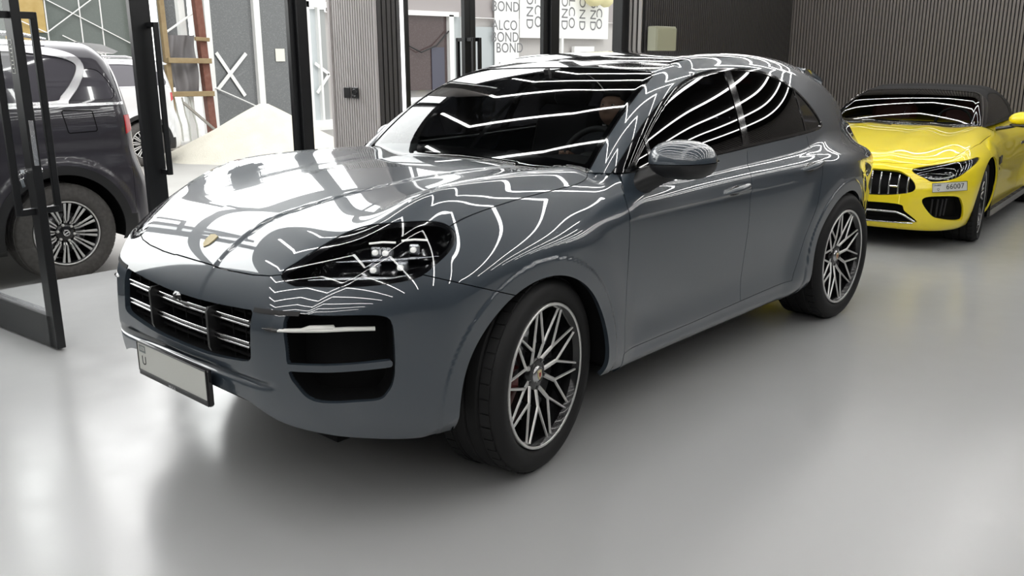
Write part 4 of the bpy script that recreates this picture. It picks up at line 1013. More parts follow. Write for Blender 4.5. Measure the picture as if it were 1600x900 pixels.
# sand heap with its own rough outline
rs = np.random.RandomState(3); nr, na = 26, 72; vs = [(0, 0, 1.0)]; ph = rs.rand(6)*6.28
for i in range(1, nr+1):
    r = i/nr
    for k in range(na):
        a = 2*PI*k/na; R0 = 1+.10*math.sin(2*a+ph[0])+.06*math.sin(3*a+ph[1])+.03*math.sin(7*a+ph[2]); h = ((1-r)**1.12*.90+.14*(1-r*r)**2)*1.0+.02*math.sin(9*a+ph[3]+6*r)*r*(1-r)*3
        vs.append((1.9*r*R0*math.cos(a), 1.7*r*R0*math.sin(a), h))
fs = [(0, 1+k, 1+(k+1) % na) for k in range(na)]
for i in range(nr-1):
    for k in range(na): a = 1+i*na+k; b = 1+i*na+(k+1) % na; fs.append((a, a+na, b+na, b))
q = MB(); q.add(vs, fs, True); t = q.build('sand_heap', M['sand']); t.location = (-7.05, -11.95, GZ-.02); tag(t, 'pale conical heap of building sand outside the doors', 'sand heap')
for k in range(9):
    rr = rs.rand(3); x, y = -5.95-.29*(k % 5)-.04*rr[0], -14.45+.34*(k//5)+.04*rr[2]; sz = .07+.035*rr[1]
    q = MB(); q.ell((0, 0, 0), (sz*1.3, sz, sz*.7), 10, 7)
    q.v = [tuple(np.array(v)*(1+.22*math.sin(11*v[0]+5*k)+.15*math.sin(17*v[1]+k))) for v in q.v]
    t = q.build('stone', M['rockm']); t.location = (x, y, GZ+sz*.45); t.rotation_euler = (0, 0, 3*rr[2]); tag(t, 'pale rough stone lying on the ground left of the sand heap', 'stone', 'stones beside the sand heap')
# frontage seen through the second bay
bpane('window_36', -14.2, -16.0, .62, 2.66, G3, label='mauve dusty window across the street seen through the right bay'); bpane('wall_opposite', -11.8, -27, 2.66, 4.6, mat('pink_grey_cladding', (.34, .31, .31), .5)); bpane('wall_opposite_low', -11.8, -30, -.3, 2.66, mat('pale_render', (.48, .46, .45), .8), y=BY-.2)
q = MB(); q.box((-14.9, BY, 2.72), (3.0, .16, .13)); q.box((-16.10, BY, 1.2), (.18, .16, 3.0)); q.box((-16.62, BY, 1.2), (.10, .16, 2.95)); q.box((-13.9, BY, 1.2), (.2, .16, 3)); structure(q.build('trim_90', M['white_alu'])); bpane('window_37', -16.2, -16.58, -.1, 2.66, G4); bpane('window_38', -16.68, -18.3, -.1, 2.4, G4, label='pale blue glazed door across the street')
q = MB(); q.box((-15.62, BY-.02, 1.2), (.5, .02, 1.2)); structure(q.build('trim_91', mat('inner_dark_panel', (.07, .07, .10), .4)))
q = MB(); q.tube([(-14.3, BY+.05, 1.9), (-14.9, BY+.07, 1.66), (-15.5, BY+.07, 1.85), (-16.0, BY+.05, 2.25)], .02, 6); t = q.build('sagging_cable', M['frame']); tag(t, 'dark sagging cable across the mauve window', 'cable')
q = MB(); q.box((-14.9, BY+.3, .45), (2.0, .4, .5), None, .1); t = q.build('white_block', M['white_paint']); t.location = (0, 0, -.25); tag(t, 'low white wall block under the mauve window', 'block')
film = mat('white_panel_film', (.80, .80, .79), .35); ink = mat('grey_film_print', (.16, .16, .17), .6)
def film_panel(x0, x1, z0, z1, label, cols, upright=False, y=BY+.02, size=.62):
    q = MB(); q.box(((x0+x1)/2, y, (z0+z1)/2), (abs(x1-x0), .03, z1-z0)); t = q.build('film_panel', film); tag(t, label, 'panel', 'film covered cladding panels across the street')
    for txt, x, z in cols:
        mw = frame_mat((x, y+.018, z), (-1, 0, 0), (0, 0, 1)) if upright else frame_mat((x, y+.018, z), (0, 0, -1), (-1, 0, 0))
        text_mesh('film_text', txt, size, ink, t, .002, mw, spacing=1.05)
    return t
film_panel(-17.95, -19.05, -.2, 3.6, 'white film covered panel with upright ALCO BOND print', [('BOND', -18.45, 3.0), ('ALCO', -18.40, 2.45), ('BOND', -18.42, 2.1), ('BOND', -18.62, 1.78), ('ALCO', -18.6, 1.2)], True, BY+.03, .42)
film_panel(-19.10, -23.75, 2.10, 4.4, 'white film covered panel with sideways ALCO BOND print', [('BOND', -19.55, 3.05), ('ALCO', -19.95, 3.05), ('BOND', -20.65, 3.05), ('BOND', -21.30, 3.05), ('ALCO', -21.68, 3.05), ('BOND', -22.25, 3.05), ('BOND', -22.85, 3.05), ('ALCO', -23.2, 3.05)], False, BY+.03, .46)
q = MB(); q.box((-22.4, BY, 1.6), (1.1, .12, .5)); q.box((-21.2, BY, 1.2), (.1, .14, 2)); structure(q.build('trim_92', M['white_alu']))
q = MB(); q.ell((-22.6, BY+.5, 3.55), (.75, .3, .42), 16, 10)
q.v = [tuple(np.array(v)+np.array([.08*math.sin(9*v[2]+3*v[0]), 0, .07*math.sin(8*v[0])])) for v in q.v]; t = q.build('yellow_wrap', mat('pale_yellow_wrap', (.80, .74, .42), .6)); tag(t, 'pale yellow crumpled wrap hanging above the printed panel', 'wrap')
# small plants by the facade
def sprig(loc, s, label):
    q = MB(); R = np.random.RandomState(int(abs(loc[0])*100))
    for i in range(9):
        a = R.rand()*6.28; tip = np.array([math.cos(a)*.05*s, math.sin(a)*.05*s, s*(.5+.5*R.rand())]); q.tube([(0, 0, 0), tip*.5+(0, 0, .05*s), tip], [.006, .005, .003], 5)
        for j in range(5):
            f = .4+.6*j/4; b = R.rand()*6.28; c = tip*f; w = .018*s+.012; d = np.array([math.cos(b), math.sin(b), .5]); d /= np.linalg.norm(d); e = np.cross(d, (0, 0, 1)); e /= np.linalg.norm(e)
            q.add([c, c+d*w+e*w*.35, c+d*w*2, c+d*w-e*w*.35], [(0, 1, 2, 3)])
    t = q.build('leafy_plant', mat('leaf_green_%d' % int(s*100), (.16, .26, .05), .6)); t.location = loc; tag(t, label, 'plant')
sprig((-2.92, -3.75, GZ), 1.46, 'leafy green plant outside, left of the white light strip'); sprig((-3.24, -3.75, GZ), 1.52, 'leafy green plant outside, right of the white light strip')
# ------------------------------------------------------------ yellow roadster
R_w = Sp([.95, .7, .4, 0, -.4, -1.2, -2.0, -2.7, -3.2, -3.7], [.86, .91, .94, .952, .935, .925, .94, .965, .93, .80])
R_d = Sp([.12, .2, .3, .42, .55, .68, .8, .9, 1.0, 1.1], [.14, .07, .03, .01, .0, .004, .02, .06, .12, .20])
R_f = Sp([.12, .2, .3, .4, .5, .6, .68, .74, .82], [.84, .90, .93, .94, .945, .935, .91, .87, .78])
R_t = Sp([1.0, .9, .75, .5, .2, -.2, -.6, -.9, -1.5, -2.6, -3.1, -3.6], [.66, .70, .755, .82, .875, .925, .95, .95, .95, .97, .95, .90])
R_r = Sp([-.9, -1.2, -1.5, -1.9, -2.3, -2.7, -3.0], [1.24, 1.29, 1.31, 1.295, 1.22, 1.09, .95])
R_g = Sp([-.4, -.8, -1.4, -2.0, -2.6, -3.0], [.70, .73, .73, .71, .65, .53])
def rlow(x, y, z):
    s = R_w(x)-R_d(z)
    for xc in (.06, -2.7): s = s+.02*(1-sstep(.42, .64, np.hypot(x-xc, z-.35)))
    s = s-.035*gau(z-.42, .16)*sstep(-.42, -.8, x)*sstep(-2.3, -1.8, x)
    gs = (y-s)*.97; gf = (x-(R_f(z)-.12*y**2-.75*np.maximum(y-.5, 0)**2))*.96
    zt = R_t(x)-.05*y**2+sstep(-.9, -.4, x)*(.045*gau(y-.72, .17)*sstep(.8, .2, x)+.012*gau(y-.28, .10)-.5*np.maximum(y-.78, 0)**2)
    gt = (z-zt)*.95; gr = -(x+3.72)+.2*np.maximum(y-.3, 0)**2
    return smax(smax(smax(smax(gs, gt, .10), gf, .16), gr, .15), .165-z, .04)
def rgreen(x, y, z):
    h = z-.93; gs = (y-(R_g(x)-.30*h-.55*h*np.abs(h)))*.92; gr = (z-R_r(x)+.06*y**2)*.95
    gw = (x+.52)*.44+(z-.93)*.898; t = -(x+.52)*.898+(z-.93)*.44
    gw = gw+.05*((np.minimum(t, 1)-.4)/.4)**2-.05+.16*y**2*.44+.2*np.maximum(y-.5, 0)**2
    return np.maximum(smax(smax(gw, gr, .07), gs, .07), .80-z)
def roadster(x, y, z):
    y = np.abs(y); return smin(rlow(x, y, z), rgreen(x, y, z), .02)
M['dim_glass'] = mat('very_dark_glass', (.006, .006, .007), .12, spec=.25)
def yellow_car():
    car = empty('car', (0, 0, 0)); tag(car, 'bright yellow roadster with black soft top parked by the slatted back wall', 'car')
    L, F = rlow, roadster; Y = M['yellow']; st = .02; G = .002
    gp = spl([(-.001, .455, 1), (.30, .462), (.50, .492), (.565, .53), (.545, .59), (.47, .645), (.36, .672), (-.001, .672, 1)], 5)
    f_gr = lambda V: sdpoly(YZ(V), np.vstack([gp, [(-.3, .672), (-.3, .455)]]))
    lamp = spl([(.6*y-.8*x, z) for x, y, z in ((.825, .515, .680), (.70, .69, .728), (.55, .83, .755), (.37, .915, .772), (.45, .91, .74), (.58, .89, .70), (.73, .83, .632), (.83, .69, .600), (.845, .63, .618))], 5)
    f_lp = lambda V: sdpoly(SZ(V), lamp)
    ip = spl([(.6*y-.8*x, z) for x, y, z in ((.885, .625, .435), (.86, .69, .478), (.72, .85, .475), (.65, .88, .42), (.60, .89, .31), (.62, .875, .262), (.79, .77, .285), (.845, .70, .32))], 5)
    f_in = lambda V: sdpoly(SZ(V), ip)
    lw = spl([(-.001, .225, 1), (.30, .228), (.56, .245), (.60, .262), (.50, .345), (.44, .40), (-.001, .395, 1)], 4)
    f_lw = lambda V: sdpoly(YZ(V), np.vstack([lw, [(-.3, .395), (-.3, .225)]]))
    f_ar = lambda V: np.minimum(np.hypot(V[:, 0]-.06, V[:, 2]-.35)-.40, np.hypot(V[:, 0]+2.7, V[:, 2]-.35)-.41)
    # bonnet and nose
    top = g_top(L, -.56, .84, 0, .95, st); bonnet = np.array([(.80, -.02), (.79, .35), (.73, .60), (.60, .76), (.36, .835), (.1, .86), (-.40, .845), (-.50, .76), (-.535, .6), (-.548, .3), (-.55, -.02)])
    f_bn = lambda V: np.minimum(sdpoly(XY(V), bonnet), V[:, 2]-.60)
    b = clip(top, lambda V: f_bn(V)-G, L); b = clip(b, lambda V: -f_lp(V)-.004, L); emit(mirror_join(b), L, 'bonnet', Y, car, fold=.015)
    nose = g_front(L, .45, .45, .16, .96, .016, -.45, .018); nose = clip(nose, lambda V: -f_bn(V)-G, L)
    n0 = nose; n = clip(nose, f_ar, L); n = clip(n, lambda V: -f_gr(V), L); n = clip(n, lambda V: -f_lp(V)-.004, L); n = clip(n, lambda V: -f_in(V), L); n = clip(n, lambda V: -f_lw(V), L); n = clip(n, lambda V: V[:, 0]-.06, L)
    nb = emit(mirror_join(n), L, 'front_bumper', Y, car, fold=.02)
    gr = recess(mirror_join(clip(n0, lambda V: f_gr(V)+.003, L)), L, .08, 'grille', M['void'], car, False, .003)
    fx = lambda y, z: float(R_f(z)-.12*y*y-.75*max(abs(y)-.5, 0)**2)
    for k in range(-7, 8):
        y = k*.072
        if abs(y) > .54: continue
        zb, zt_ = .468+.10*abs(y)**2.5, .662-.20*abs(y)**2.6
        m = MB(); m.tube([(fx(y, z)-.012, y, z) for z in lin(zb, zt_, 6)], .0075, 8); m.build('grille_bar', M['chrome'], gr)
    m = MB(); ringp = [(fx(0, .56)-.004, .05*math.cos(a), .565+.05*math.sin(a)) for a in lin(0, 2*PI, 25)[:-1]]; m.tube(ringp, .006, 6, True)
    for a in (PI/2, PI/2+2*PI/3, PI/2+4*PI/3): m.span((fx(0, .56)-.004, 0, .565), (fx(0, .56)-.004, .048*math.cos(a), .565+.048*math.sin(a)), .01, .006)
    m.build('star_badge', M['chrome'], gr)
    m = MB(); m.box((fx(.396, .545)-.008, .396, .545), (.02, .065, .012), None, .003); m.build('sensor_bar', M['chrome'], gr)
    lo = recess(mirror_join(clip(n0, lambda V: f_lw(V)+.003, L)), L, .10, 'lower_intake', M['void'], car, False, .003)
    for pts, r in (([(y, .330+.0*y) for y in lin(-.44, .44, 15)], .009), ([(.44, .330), (.50, .308), (.585, .256)], .009), ([(-.44, .330), (-.50, .308), (-.585, .256)], .009), ([(y, .235+.02*y*y) for y in lin(-.57, .57, 15)], .006)):
        m = MB(); m.tube([(fx(y, z)+.002, y, z) for y, z in pts], r, 8); m.build('chrome_blade', M['chrome'], lo)
    for fl in (False, True):
        recess(clip(n0, f_in, L), L, .08, 'side_intake', M['void'], nb, fl, .016)
        for k in range(4):
            y = .68+.05*k; m = MB(); a = project(L, np.array([[.80, y, .30], [.80, y, .45]]), 5); g = grad(L, a); a = a-g*.03; m.tube([(p[0], p[1]*(-1 if fl else 1), p[2]) for p in a], .008, 6); m.build('intake_vane', M['plastic'], nb)
        ls = g_polar(L, .28, .92, 8, 80, .014, 60, .40, .40); ls = clip(ls, f_lp, L)
        hl = emit(ls, L, 'headlamp', M['lens'], car, fold=0, off=-.001, flip_y=fl); recess(clip(ls, lambda V: f_lp(V)-.002, L), L, .05, 'lamp_housing', M['gloss_black'], hl, fl, .003)
        rg = clip(ls, lambda V: .010-f_lp(V), L); emit(rg, L, 'lamp_rim', M['gloss_black'], hl, fold=.01, off=-.002, flip_y=fl)
        m = MB()
        def at(p, d): q = project(L, np.array([p]), 4)[0]; n_ = grad(L, q[None])[0]; q = q-n_*d; return np.array([q[0], q[1]*(-1 if fl else 1), q[2]])
        m.tube([at(p, .018) for p in ((.85, .62, .632), (.80, .72, .618), (.74, .80, .640), (.72, .82, .655))], .006, 6); m.build('running_light', M['white_lens'], hl)
        for k in range(5):
            m = MB(); x = .62-.055*k; m.span(at((x+.03, .86+.010*k, .680+.014*k), .03), at((x-.02, .87+.01*k, .735+.010*k), .03), .02, .012, (0, 1, 0), .003); m.build('light_fin', M['lamp_chrome'], hl)
    # fenders, doors, rear
    sd = g_polar(L, -3.45, .12, -30, 86, st, 90, .50, .30)
    base = clip(sd, f_ar, L); base = clip(base, lambda V: .06-V[:, 0]-G, L); base = clip(base, lambda V: np.maximum(-f_bn(V)-G, .3-V[:, 1]), L); base = clip(base, lambda V: V[:, 1]-.55, L); base = clip(base, lambda V: V[:, 2]-.20, L)
    for fl in (False, True):
        a = clip(base, lambda V: V[:, 0]+.62-G, L); emit(a, L, 'front_fender', Y, car, fold=.015, flip_y=fl)
        a = clip(clip(base, lambda V: -.62-V[:, 0]-G, L), lambda V: V[:, 0]+1.86-G, L); dr = emit(a, L, 'door', Y, car, fold=.015, flip_y=fl)
        a = clip(base, lambda V: -1.86-V[:, 0]-G, L); emit(a, L, 'rear_quarter', Y, car, fold=.015, flip_y=fl)
        sg = -1 if fl else 1
        h = project(L, np.array([[-1.58, .9, .74], [-1.74, .9, .745]]), 5); m = MB(); m.span(h[0]*(1, sg, 1), h[1]*(1, sg, 1), .012, .03, (0, 0, 1), .004); m.build('door_handle', M['silver'], dr)
        v = project(L, np.array([[-.45, .9, .66], [-.60, .9, .67]]), 5); m = MB(); m.span(v[0]*(1, sg, 1), v[1]*(1, sg, 1), .02, .075, (0, 0, 1), .006); m.build('fender_vent', M['gloss_black'], car)
        m = MB(); m.span(v[0]*(1, sg, 1)+(0.0, .004*sg, -.075), v[1]*(1, sg, 1)+(.05, .004*sg, -.075), .008, .02, (0, 0, 1)); m.build('vent_badge', M['silver'], car)
        m = MB(); m.box((-1.32, sg*.86, .19), (1.95, .14, .10), None, .02); m.build('side_skirt', M['gloss_black'], car)
        w = MB(); pl = [(-.70, .945), (-.90, .955), (-.93, 1.075), (-.78, 1.075)]
        # door mirror
        mi = MB(); mi.ell((0, 0, 0), (.085, .125, .072), 24, 14); mi.v = [(x*(1 if x > 0 else .8), y, z*(1 if z > 0 else .8)) for x, y, z in mi.v]; mi.v = [(x-.86, y*1+sg*1.02, z+1.02) for x, y, z in mi.v]; mo = mi.build('mirror_cap', Y, car)
        mi = MB(); mi.ell((-.86, sg*1.02, .968), (.075, .115, .022), 20, 8); mi.build('mirror_base', M['gloss_black'], mo)
        mi = MB(); mi.tube([(-.84, sg*.80, .925), (-.85, sg*.88, .94), (-.86, sg*.97, .962)], [.035, .028, .024], 10, squash=.6); mi.build('mirror_arm', M['gloss_black'], mo)
    tl = orient(g_front(L, -3.1, .30, .24, .98, .03, -3.45, .03, -1), L); emit(mirror_join(clip(tl, lambda V: -3.455-V[:, 0], L)), L, 'rear_bumper', Y, car, fold=.015)
    rt = g_top(L, -3.45, -1.3, 0, .60, .03); emit(mirror_join(clip(rt, lambda V: .555-V[:, 1], L)), L, 'rear_deck', Y, car, fold=.01)
    # windscreen, roof
    up = g_polar(F, -3.0, -.40, 12, 90, st, 90, .70, 0.)
    up = clip(up, lambda V: V[:, 2]-.945+.0*V[:, 0], F); up = clip(up, lambda V: -rlow(V[:, 0], V[:, 1], V[:, 2]-.03)*0+rlow(V[:, 0], V[:, 1], V[:, 2])-.004, F)
    wp = np.array([(-.30, -.02), (-.30, .80), (-.60, .72), (-.85, .67), (-1.16, .585), (-1.215, .53), (-1.235, .3), (-1.24, -.02)]); f_w = lambda V: sdpoly(XY(V), wp)
    emit(mirror_join(clip(up, lambda V: f_w(V)-.002, F)), F, 'windscreen', M['windscreen'], car, fold=0)
    emit(mirror_join(clip(clip(up, lambda V: f_w(V)-.0, F), lambda V: .022-f_w(V), F)), F, 'windscreen_rim', M['gloss_black'], car, fold=0, off=.003)
    sh = clip(up, lambda V: -f_w(V)-.001, F)
    dl = spl([(-.80, .965, 1), (-1.08, 1.10), (-1.32, 1.205), (-1.60, 1.225), (-1.95, 1.19), (-2.15, 1.10), (-2.20, .985, 1)], 5); f_d = lambda V: np.minimum(sdpoly(XZ(V), dl), V[:, 1]-.3)
    pil = lambda V: -(V[:, 0]+1.02+.95*(V[:, 2]-1.05)*-1*0)+0
    emit(mirror_join(clip(clip(sh, lambda V: -f_d(V)-.002, F), lambda V: -1.19-V[:, 0]-.0*V[:, 2], F)), F, 'soft_top', M['soft_top'], car, fold=.012)
    for fl in (False, True): emit(clip(clip(sh, lambda V: -f_d(V)-.002, F), lambda V: np.minimum(V[:, 0]+1.188, V[:, 1]-.3), F), F, 'windscreen_pillar', M['gloss_black'], car, fold=.012, flip_y=fl)
    for fl in (False, True):
        g = clip(sh, f_d, F); emit(g, F, 'side_window', M['dim_glass'], car, fold=.003, off=-.002, flip_y=fl)
        q = clip(clip(up, lambda V: f_w(V)+.006, F), lambda V: .004-f_w(V), F); q = clip(q, lambda V: V[:, 1]-.5, F); emit(q, F, 'pillar_chrome', M['chrome'], car, fold=.004, off=.003, flip_y=fl)
    wheel(car, (.06, .795, .348), .348, .265, .272, .10, 1, 'ten'); wheel(car, (-2.70, .80, .348), .348, .30, .272, 0, 1, 'ten'); wheel(car, (.06, -.795, .348), .348, .265, .272, .10, -1, 'ten'); wheel(car, (-2.70, -.80, .348), .348, .30, .272, 0, -1, 'ten')
    ub = MB(); ub.box((-1.3, 0, .35), (4.2, 1.0, .34)); ub.box((-1.3, 0, .38), (1.8, 1.6, .36)); ub.box((-1.7, 0, .60), (4.0, 1.1, .30)); ub.build('underbody', M['void'], car)
    for cx in (.06, -2.7):
        for sg in (-1, 1):
            wl = MB(); ring = [(.41*math.cos(a), .41*math.sin(a)) for a in lin(-.3, PI+.3, 30)]; n_ = len(ring); vs = [(cx+a, sg*.93, .35+b) for a, b in ring]+[(cx+a, sg*.56, .35+b) for a, b in ring]
            wl.add(vs, [(i, i+1, n_+i+1, n_+i) for i in range(n_-1)], True); wl.add(vs[n_:], [tuple(range(n_))]); wl.build('wheel_well', M['void'], car)
    db = MB(); db.box((-.95, 0, .90), (.5, 1.3, .10), None, .04); dash = db.build('dashboard', M['leather'], car)
    for yy in (.36, -.36):
        s_ = MB(); s_.box((-1.62, yy, .80), (.14, .46, .62), roty(-.25), .05); s_.box((-1.72, yy, 1.10), (.10, .26, .16), roty(-.2), .04); s_.box((-1.36, yy, .52), (.5, .46, .14), None, .04); s_.build('seat', M['red_leather'], car)
    sw = MB(); sw.tube([(-1.12-.05*math.sin(a), .36+.17*math.cos(a), .94+.15*math.sin(a)) for a in lin(0, 2*PI, 25)[:-1]], .015, 8, True); sw.build('steering_wheel', M['leather'], car)
    for y0, y1 in ((.5, .0), (-.05, -.55)):
        wp_ = MB(); wp_.span((-.46, y0, .955), (-.54, y1, .985), .012, .014); wp_.build('wiper', M['plastic'], car)
    # paper plate stuck below the left lamp
    q = project(L, np.array([[.845, .665, .545], [.665, .885, .562]]), 5); g = grad(L, q); c = q.mean(0)+g.mean(0)*.040
    x_ = q[1]-q[0]; x_ /= np.linalg.norm(x_); up_ = np.cross(g.mean(0), x_); up_ = -up_ if up_[2] < 0 else up_
    mw = frame_mat(c, x_, up_); nrm = np.array(mw.col[2][:3]); mw = mw if nrm @ g.mean(0) > 0 else frame_mat(c, x_, up_)
    pb = MB(); pb.box((0, 0, 0), (.30, .076, .004), None, .001); me = pb.mesh('number_plate'); me.transform(mw); po = link('number_plate', me, M['plate_white'], car)
    pb = MB()
    for a, b_, w_, h_ in ((0, .037, .30, .003), (0, -.037, .30, .003), (.149, 0, .003, .076), (-.149, 0, .003, .076)): pb.box((a, b_, .003), (w_, h_, .002))
    me = pb.mesh('plate_border'); me.transform(mw); link('plate_border', me, M['letter_black'], po)
    text_mesh('plate_number', '66007', .060, M['letter_black'], po, .0005, mw @ Matrix.Translation((.045, 0, .003)), spacing=1.05)
    text_mesh('plate_emirate', 'DUBAI', .020, M['letter_black'], po, .0005, mw @ Matrix.Translation((-.105, .018, .003))); text_mesh('plate_code', 'Q', .026, M['letter_black'], po, .0005, mw @ Matrix.Translation((-.10, -.016, .003)))
    car.location = (-6.02, .02, 0); car.rotation_euler = (0, 0, math.radians(4.0))
    return car
yellow_car()
# ------------------------------------------------------------ big SUV outside (origin under its rear axle, facing +x)
V_r = Sp([-.9, -.6, -.2, .6, 2.2, 3.0, 4.2], [1.90, 1.99, 2.03, 2.06, 2.02, 1.60, 1.2])
V_y = Sp([.2, .35, .6, .9, 1.2, 1.42, 1.5, 1.75, 1.95, 2.1], [.93, .975, .99, 1.0, 1.0, .985, .965, .885, .80, .73])
V_x = Sp([.2, .35, .6, .8, 1.0, 1.3, 1.5, 1.75, 1.98, 2.1], [-.70, -.80, -.84, -.82, -.76, -.73, -.71, -.66, -.58, -.55])
def suvf(x, y, z):
    y = np.abs(y); s = V_y(z)-.05*np.maximum(x-3.2, 0)**2
    s = s+.02*gau(z-1.30, .05)*0-.012*gau(z-1.08, .10)
    for xc in (0, 3.075): s = s+.018*(1-sstep(.60, .66, np.hypot(x-xc, z-.42)))*sstep(1.2, 1.0, z)
    gs = (y-s)*.97; gr = (V_x(z)-x+.10*np.maximum(y-.3, 0)**2)*.97; gt = (z-V_r(x)+.05*y*y)*.96; gf = x-3.95+.1*y*y
    hood = smax(gt, gf, .2)
    a = smax(gs, hood, .12); a = smax(a, gr, .14)
    return smax(a, .28-z, .05)
def big_suv(loc, ang, sc, paint, label, detail=True):
    car = empty('car'); tag(car, label, 'car'); F = suvf; P = M[paint]; st = .02 if detail else .05; T = M['tail_red']
    win = spl([(1.05, 1.52, 1), (1.05, 1.92, 1), (.30, 1.925), (-.02, 1.90), (-.22, 1.86), (-.29, 1.80), (-.22, 1.68), (-.10, 1.56), (.02, 1.52)], 6)
    q_w = spl([(-.09, 1.525, 1), (-.20, 1.66), (-.30, 1.78, 1), (-.46, 1.765), (-.56, 1.60), (-.54, 1.54), (-.48, 1.525)], 6)
    f_w = lambda V: np.minimum(sdpoly(XZ(V), win), V[:, 1]-.3); f_q = lambda V: np.minimum(sdpoly(XZ(V), q_w), V[:, 1]-.3)
    fw2 = lambda V: np.minimum(np.minimum(np.minimum(1.90-V[:, 2], V[:, 2]-1.52), np.minimum(V[:, 0]-1.12, 2.3-V[:, 0])), V[:, 1]-.3)
    f_a = lambda V: np.minimum(np.hypot(V[:, 0], V[:, 2]-.42)-.50, np.hypot(V[:, 0]-3.075, V[:, 2]-.42)-.50)
    s = g_polar(F, -.62, 3.9, -42, 90, st, 130 if detail else 60, 1.0, 0., 1.6)
    b = clip(s, f_a, F); b = clip(b, lambda V: -f_w(V)-.001, F); b = clip(b, lambda V: -f_q(V)-.001, F); b = clip(b, lambda V: -fw2(V)-.001, F); b = clip(b, lambda V: V[:, 2]-.30, F)
    flap = np.array([(-.08, 1.44), (-.33, 1.43), (-.35, 1.27), (-.11, 1.265)]); rr = lambda V: sdpoly(XZ(V), flap*.86+flap.mean(0)*.14)+.018
    ring = lambda V: np.where(V[:, 1] > .5, np.abs(rr(V))-.003, 1.)
    cl = lambda V: np.where(V[:, 1] > .3, np.hypot(V[:, 0], V[:, 2]-.42)-.575, 1.)
    body = clip(b, cl, F); body = clip(body, lambda V: np.where(V[:, 1] > .3, V[:, 2]-.52-.0*V[:, 0], 1.), F)
    bo = emit(mirror_join(body), F, 'body', P, car, fold=.012)
    fp = g_polar(F, -.40, -.04, 12, 30, .005, 90, 1.0, 0., 1.6)
    if detail: emit(clip(fp, lambda V: .0045-np.abs(rr(V)), F), F, 'fuel_flap_gap', M['void'], car, fold=0, off=.0012)
    fl = clip(clip(b, lambda V: -cl(V)-.001, F), lambda V: V[:, 2]-.44, F)
    for f in (False, True): emit(fl, F, 'arch_moulding', M['plastic'], car, fold=.02, off=.004, flip_y=f)
    lo = clip(clip(b, lambda V: .518-V[:, 2], F), lambda V: V[:, 1]-.3, F)
    for f in (False, True): emit(lo, F, 'sill_cladding', M['plastic'], car, fold=.01, flip_y=f)
    for f in (False, True):
        for fn, nm in ((f_w, 'door_window'), (f_q, 'quarter_window'), (fw2, 'front_window')):
            emit(clip(s, lambda V: fn(V)-.002, F), F, nm, M['tinted'], car, fold=.003, off=-.006, flip_y=f)
        hook = clip(s, lambda V: np.minimum(.062-np.abs(f_w(V)+.030)*2.0, 1.02-V[:, 0]), F); hook = clip(hook, lambda V: np.maximum(V[:, 2]-1.50, -1.)*1, F); hook = clip(hook, lambda V: np.where(V[:, 2] < 1.55, -V[:, 0]+.9, 1.), F); hook = clip(hook, lambda V: V[:, 1]-.3, F)
        emit(hook, F, 'window_hook_trim', M['satin'], car, fold=.01, off=.008, flip_y=f)
        bl = clip(clip(s, lambda V: .012-np.abs(V[:, 2]-1.487), F), lambda V: V[:, 1]-.3, F); bl = clip(bl, lambda V: 2.4-V[:, 0], F); emit(bl, F, 'belt_trim', M['satin'], car, fold=.008, off=.006, flip_y=f)
        dp = clip(clip(s, lambda V: .020-np.abs(V[:, 0]+.600-.30*(1.95-V[:, 2])*-.26), F), lambda V: np.minimum(V[:, 2]-1.5, V[:, 1]-.3), F); dp = clip(dp, lambda V: 1.96-V[:, 2], F); emit(dp, F, 'pillar_trim', M['satin'], car, fold=.008, off=.006, flip_y=f)
    rear = g_front(F, -.30, .55, .30, 2.02, .022, .1, .03, -1, 1.3)
    r = clip(rear, lambda V: -.622-V[:, 0], F); r = clip(r, lambda V: V[:, 2]-.32, F)
    tlm = lambda V: np.minimum(np.minimum(1.385-V[:, 2], V[:, 2]-1.27+.4*(V[:, 0]+.72)), V[:, 1]-.60)
    tl2 = lambda V: np.minimum(np.minimum(V[:, 2]-1.0, 1.28-V[:, 2]), .10-np.abs(V[:, 1]-.86))
    r2 = clip(r, lambda V: -tlm(V)-.002, F)
    emit(mirror_join(r2), F, 'tailgate', P, car, fold=.012)
    for f in (False, True):
        t = clip(clip(rear, lambda V: tlm(V)-.001, F), lambda V: -.60-V[:, 0], F); emit(t, F, 'tail_lamp', T, car, fold=.01, off=.004, flip_y=f)
        rr_ = MB(); rr_.tube([(2.2, (-.74 if f else .74), 2.04), (2.0, (-.74 if f else .74), 2.085), (.1, (-.74 if f else .74), 2.065), (-.12, (-.74 if f else .74), 2.02)], [.012, .02, .02, .012], 8); rr_.build('roof_rail', M['satin'], car)
    sp_ = MB(); sp_.prism([(-.40, 2.005), (-.62, 1.985), (-.76, 1.925), (-.72, 1.905), (-.55, 1.93)], lambda a, c: (a, -.66, c), lambda a, c: (a, .66, c)); sp_.build('rear_spoiler', M['white_paint'] if detail else P, car)
    for cx in (0, 3.075):
        for sg in (1, -1): wheel(car, (cx, sg*.86, .42), .42, .27, .275, 0, sg, 'multi', tyre_m='dusty_rubber', cal=False)
        for sg in (1, -1):
            wl = MB(); ring_ = [(.52*math.cos(a), .52*math.sin(a)) for a in lin(-.2, PI+.2, 26)]; n_ = len(ring_); vs = [(cx+a, sg*.985, .42+c) for a, c in ring_]+[(cx+a, sg*.6, .42+c) for a, c in ring_]
            wl.add(vs, [(i, i+1, n_+i+1, n_+i) for i in range(n_-1)], True); wl.add(vs[n_:], [tuple(range(n_))]); wl.build('wheel_well', M['void'], car)
    ub = MB(); ub.box((1.5, 0, .5), (4.3, 1.1, .35)); ub.box((1.54, 0, .5), (1.9, 1.7, .3)); ub.box((1.5, 0, .95), (4.0, 1.3, .5)); ub.build('underbody', M['void'], car)
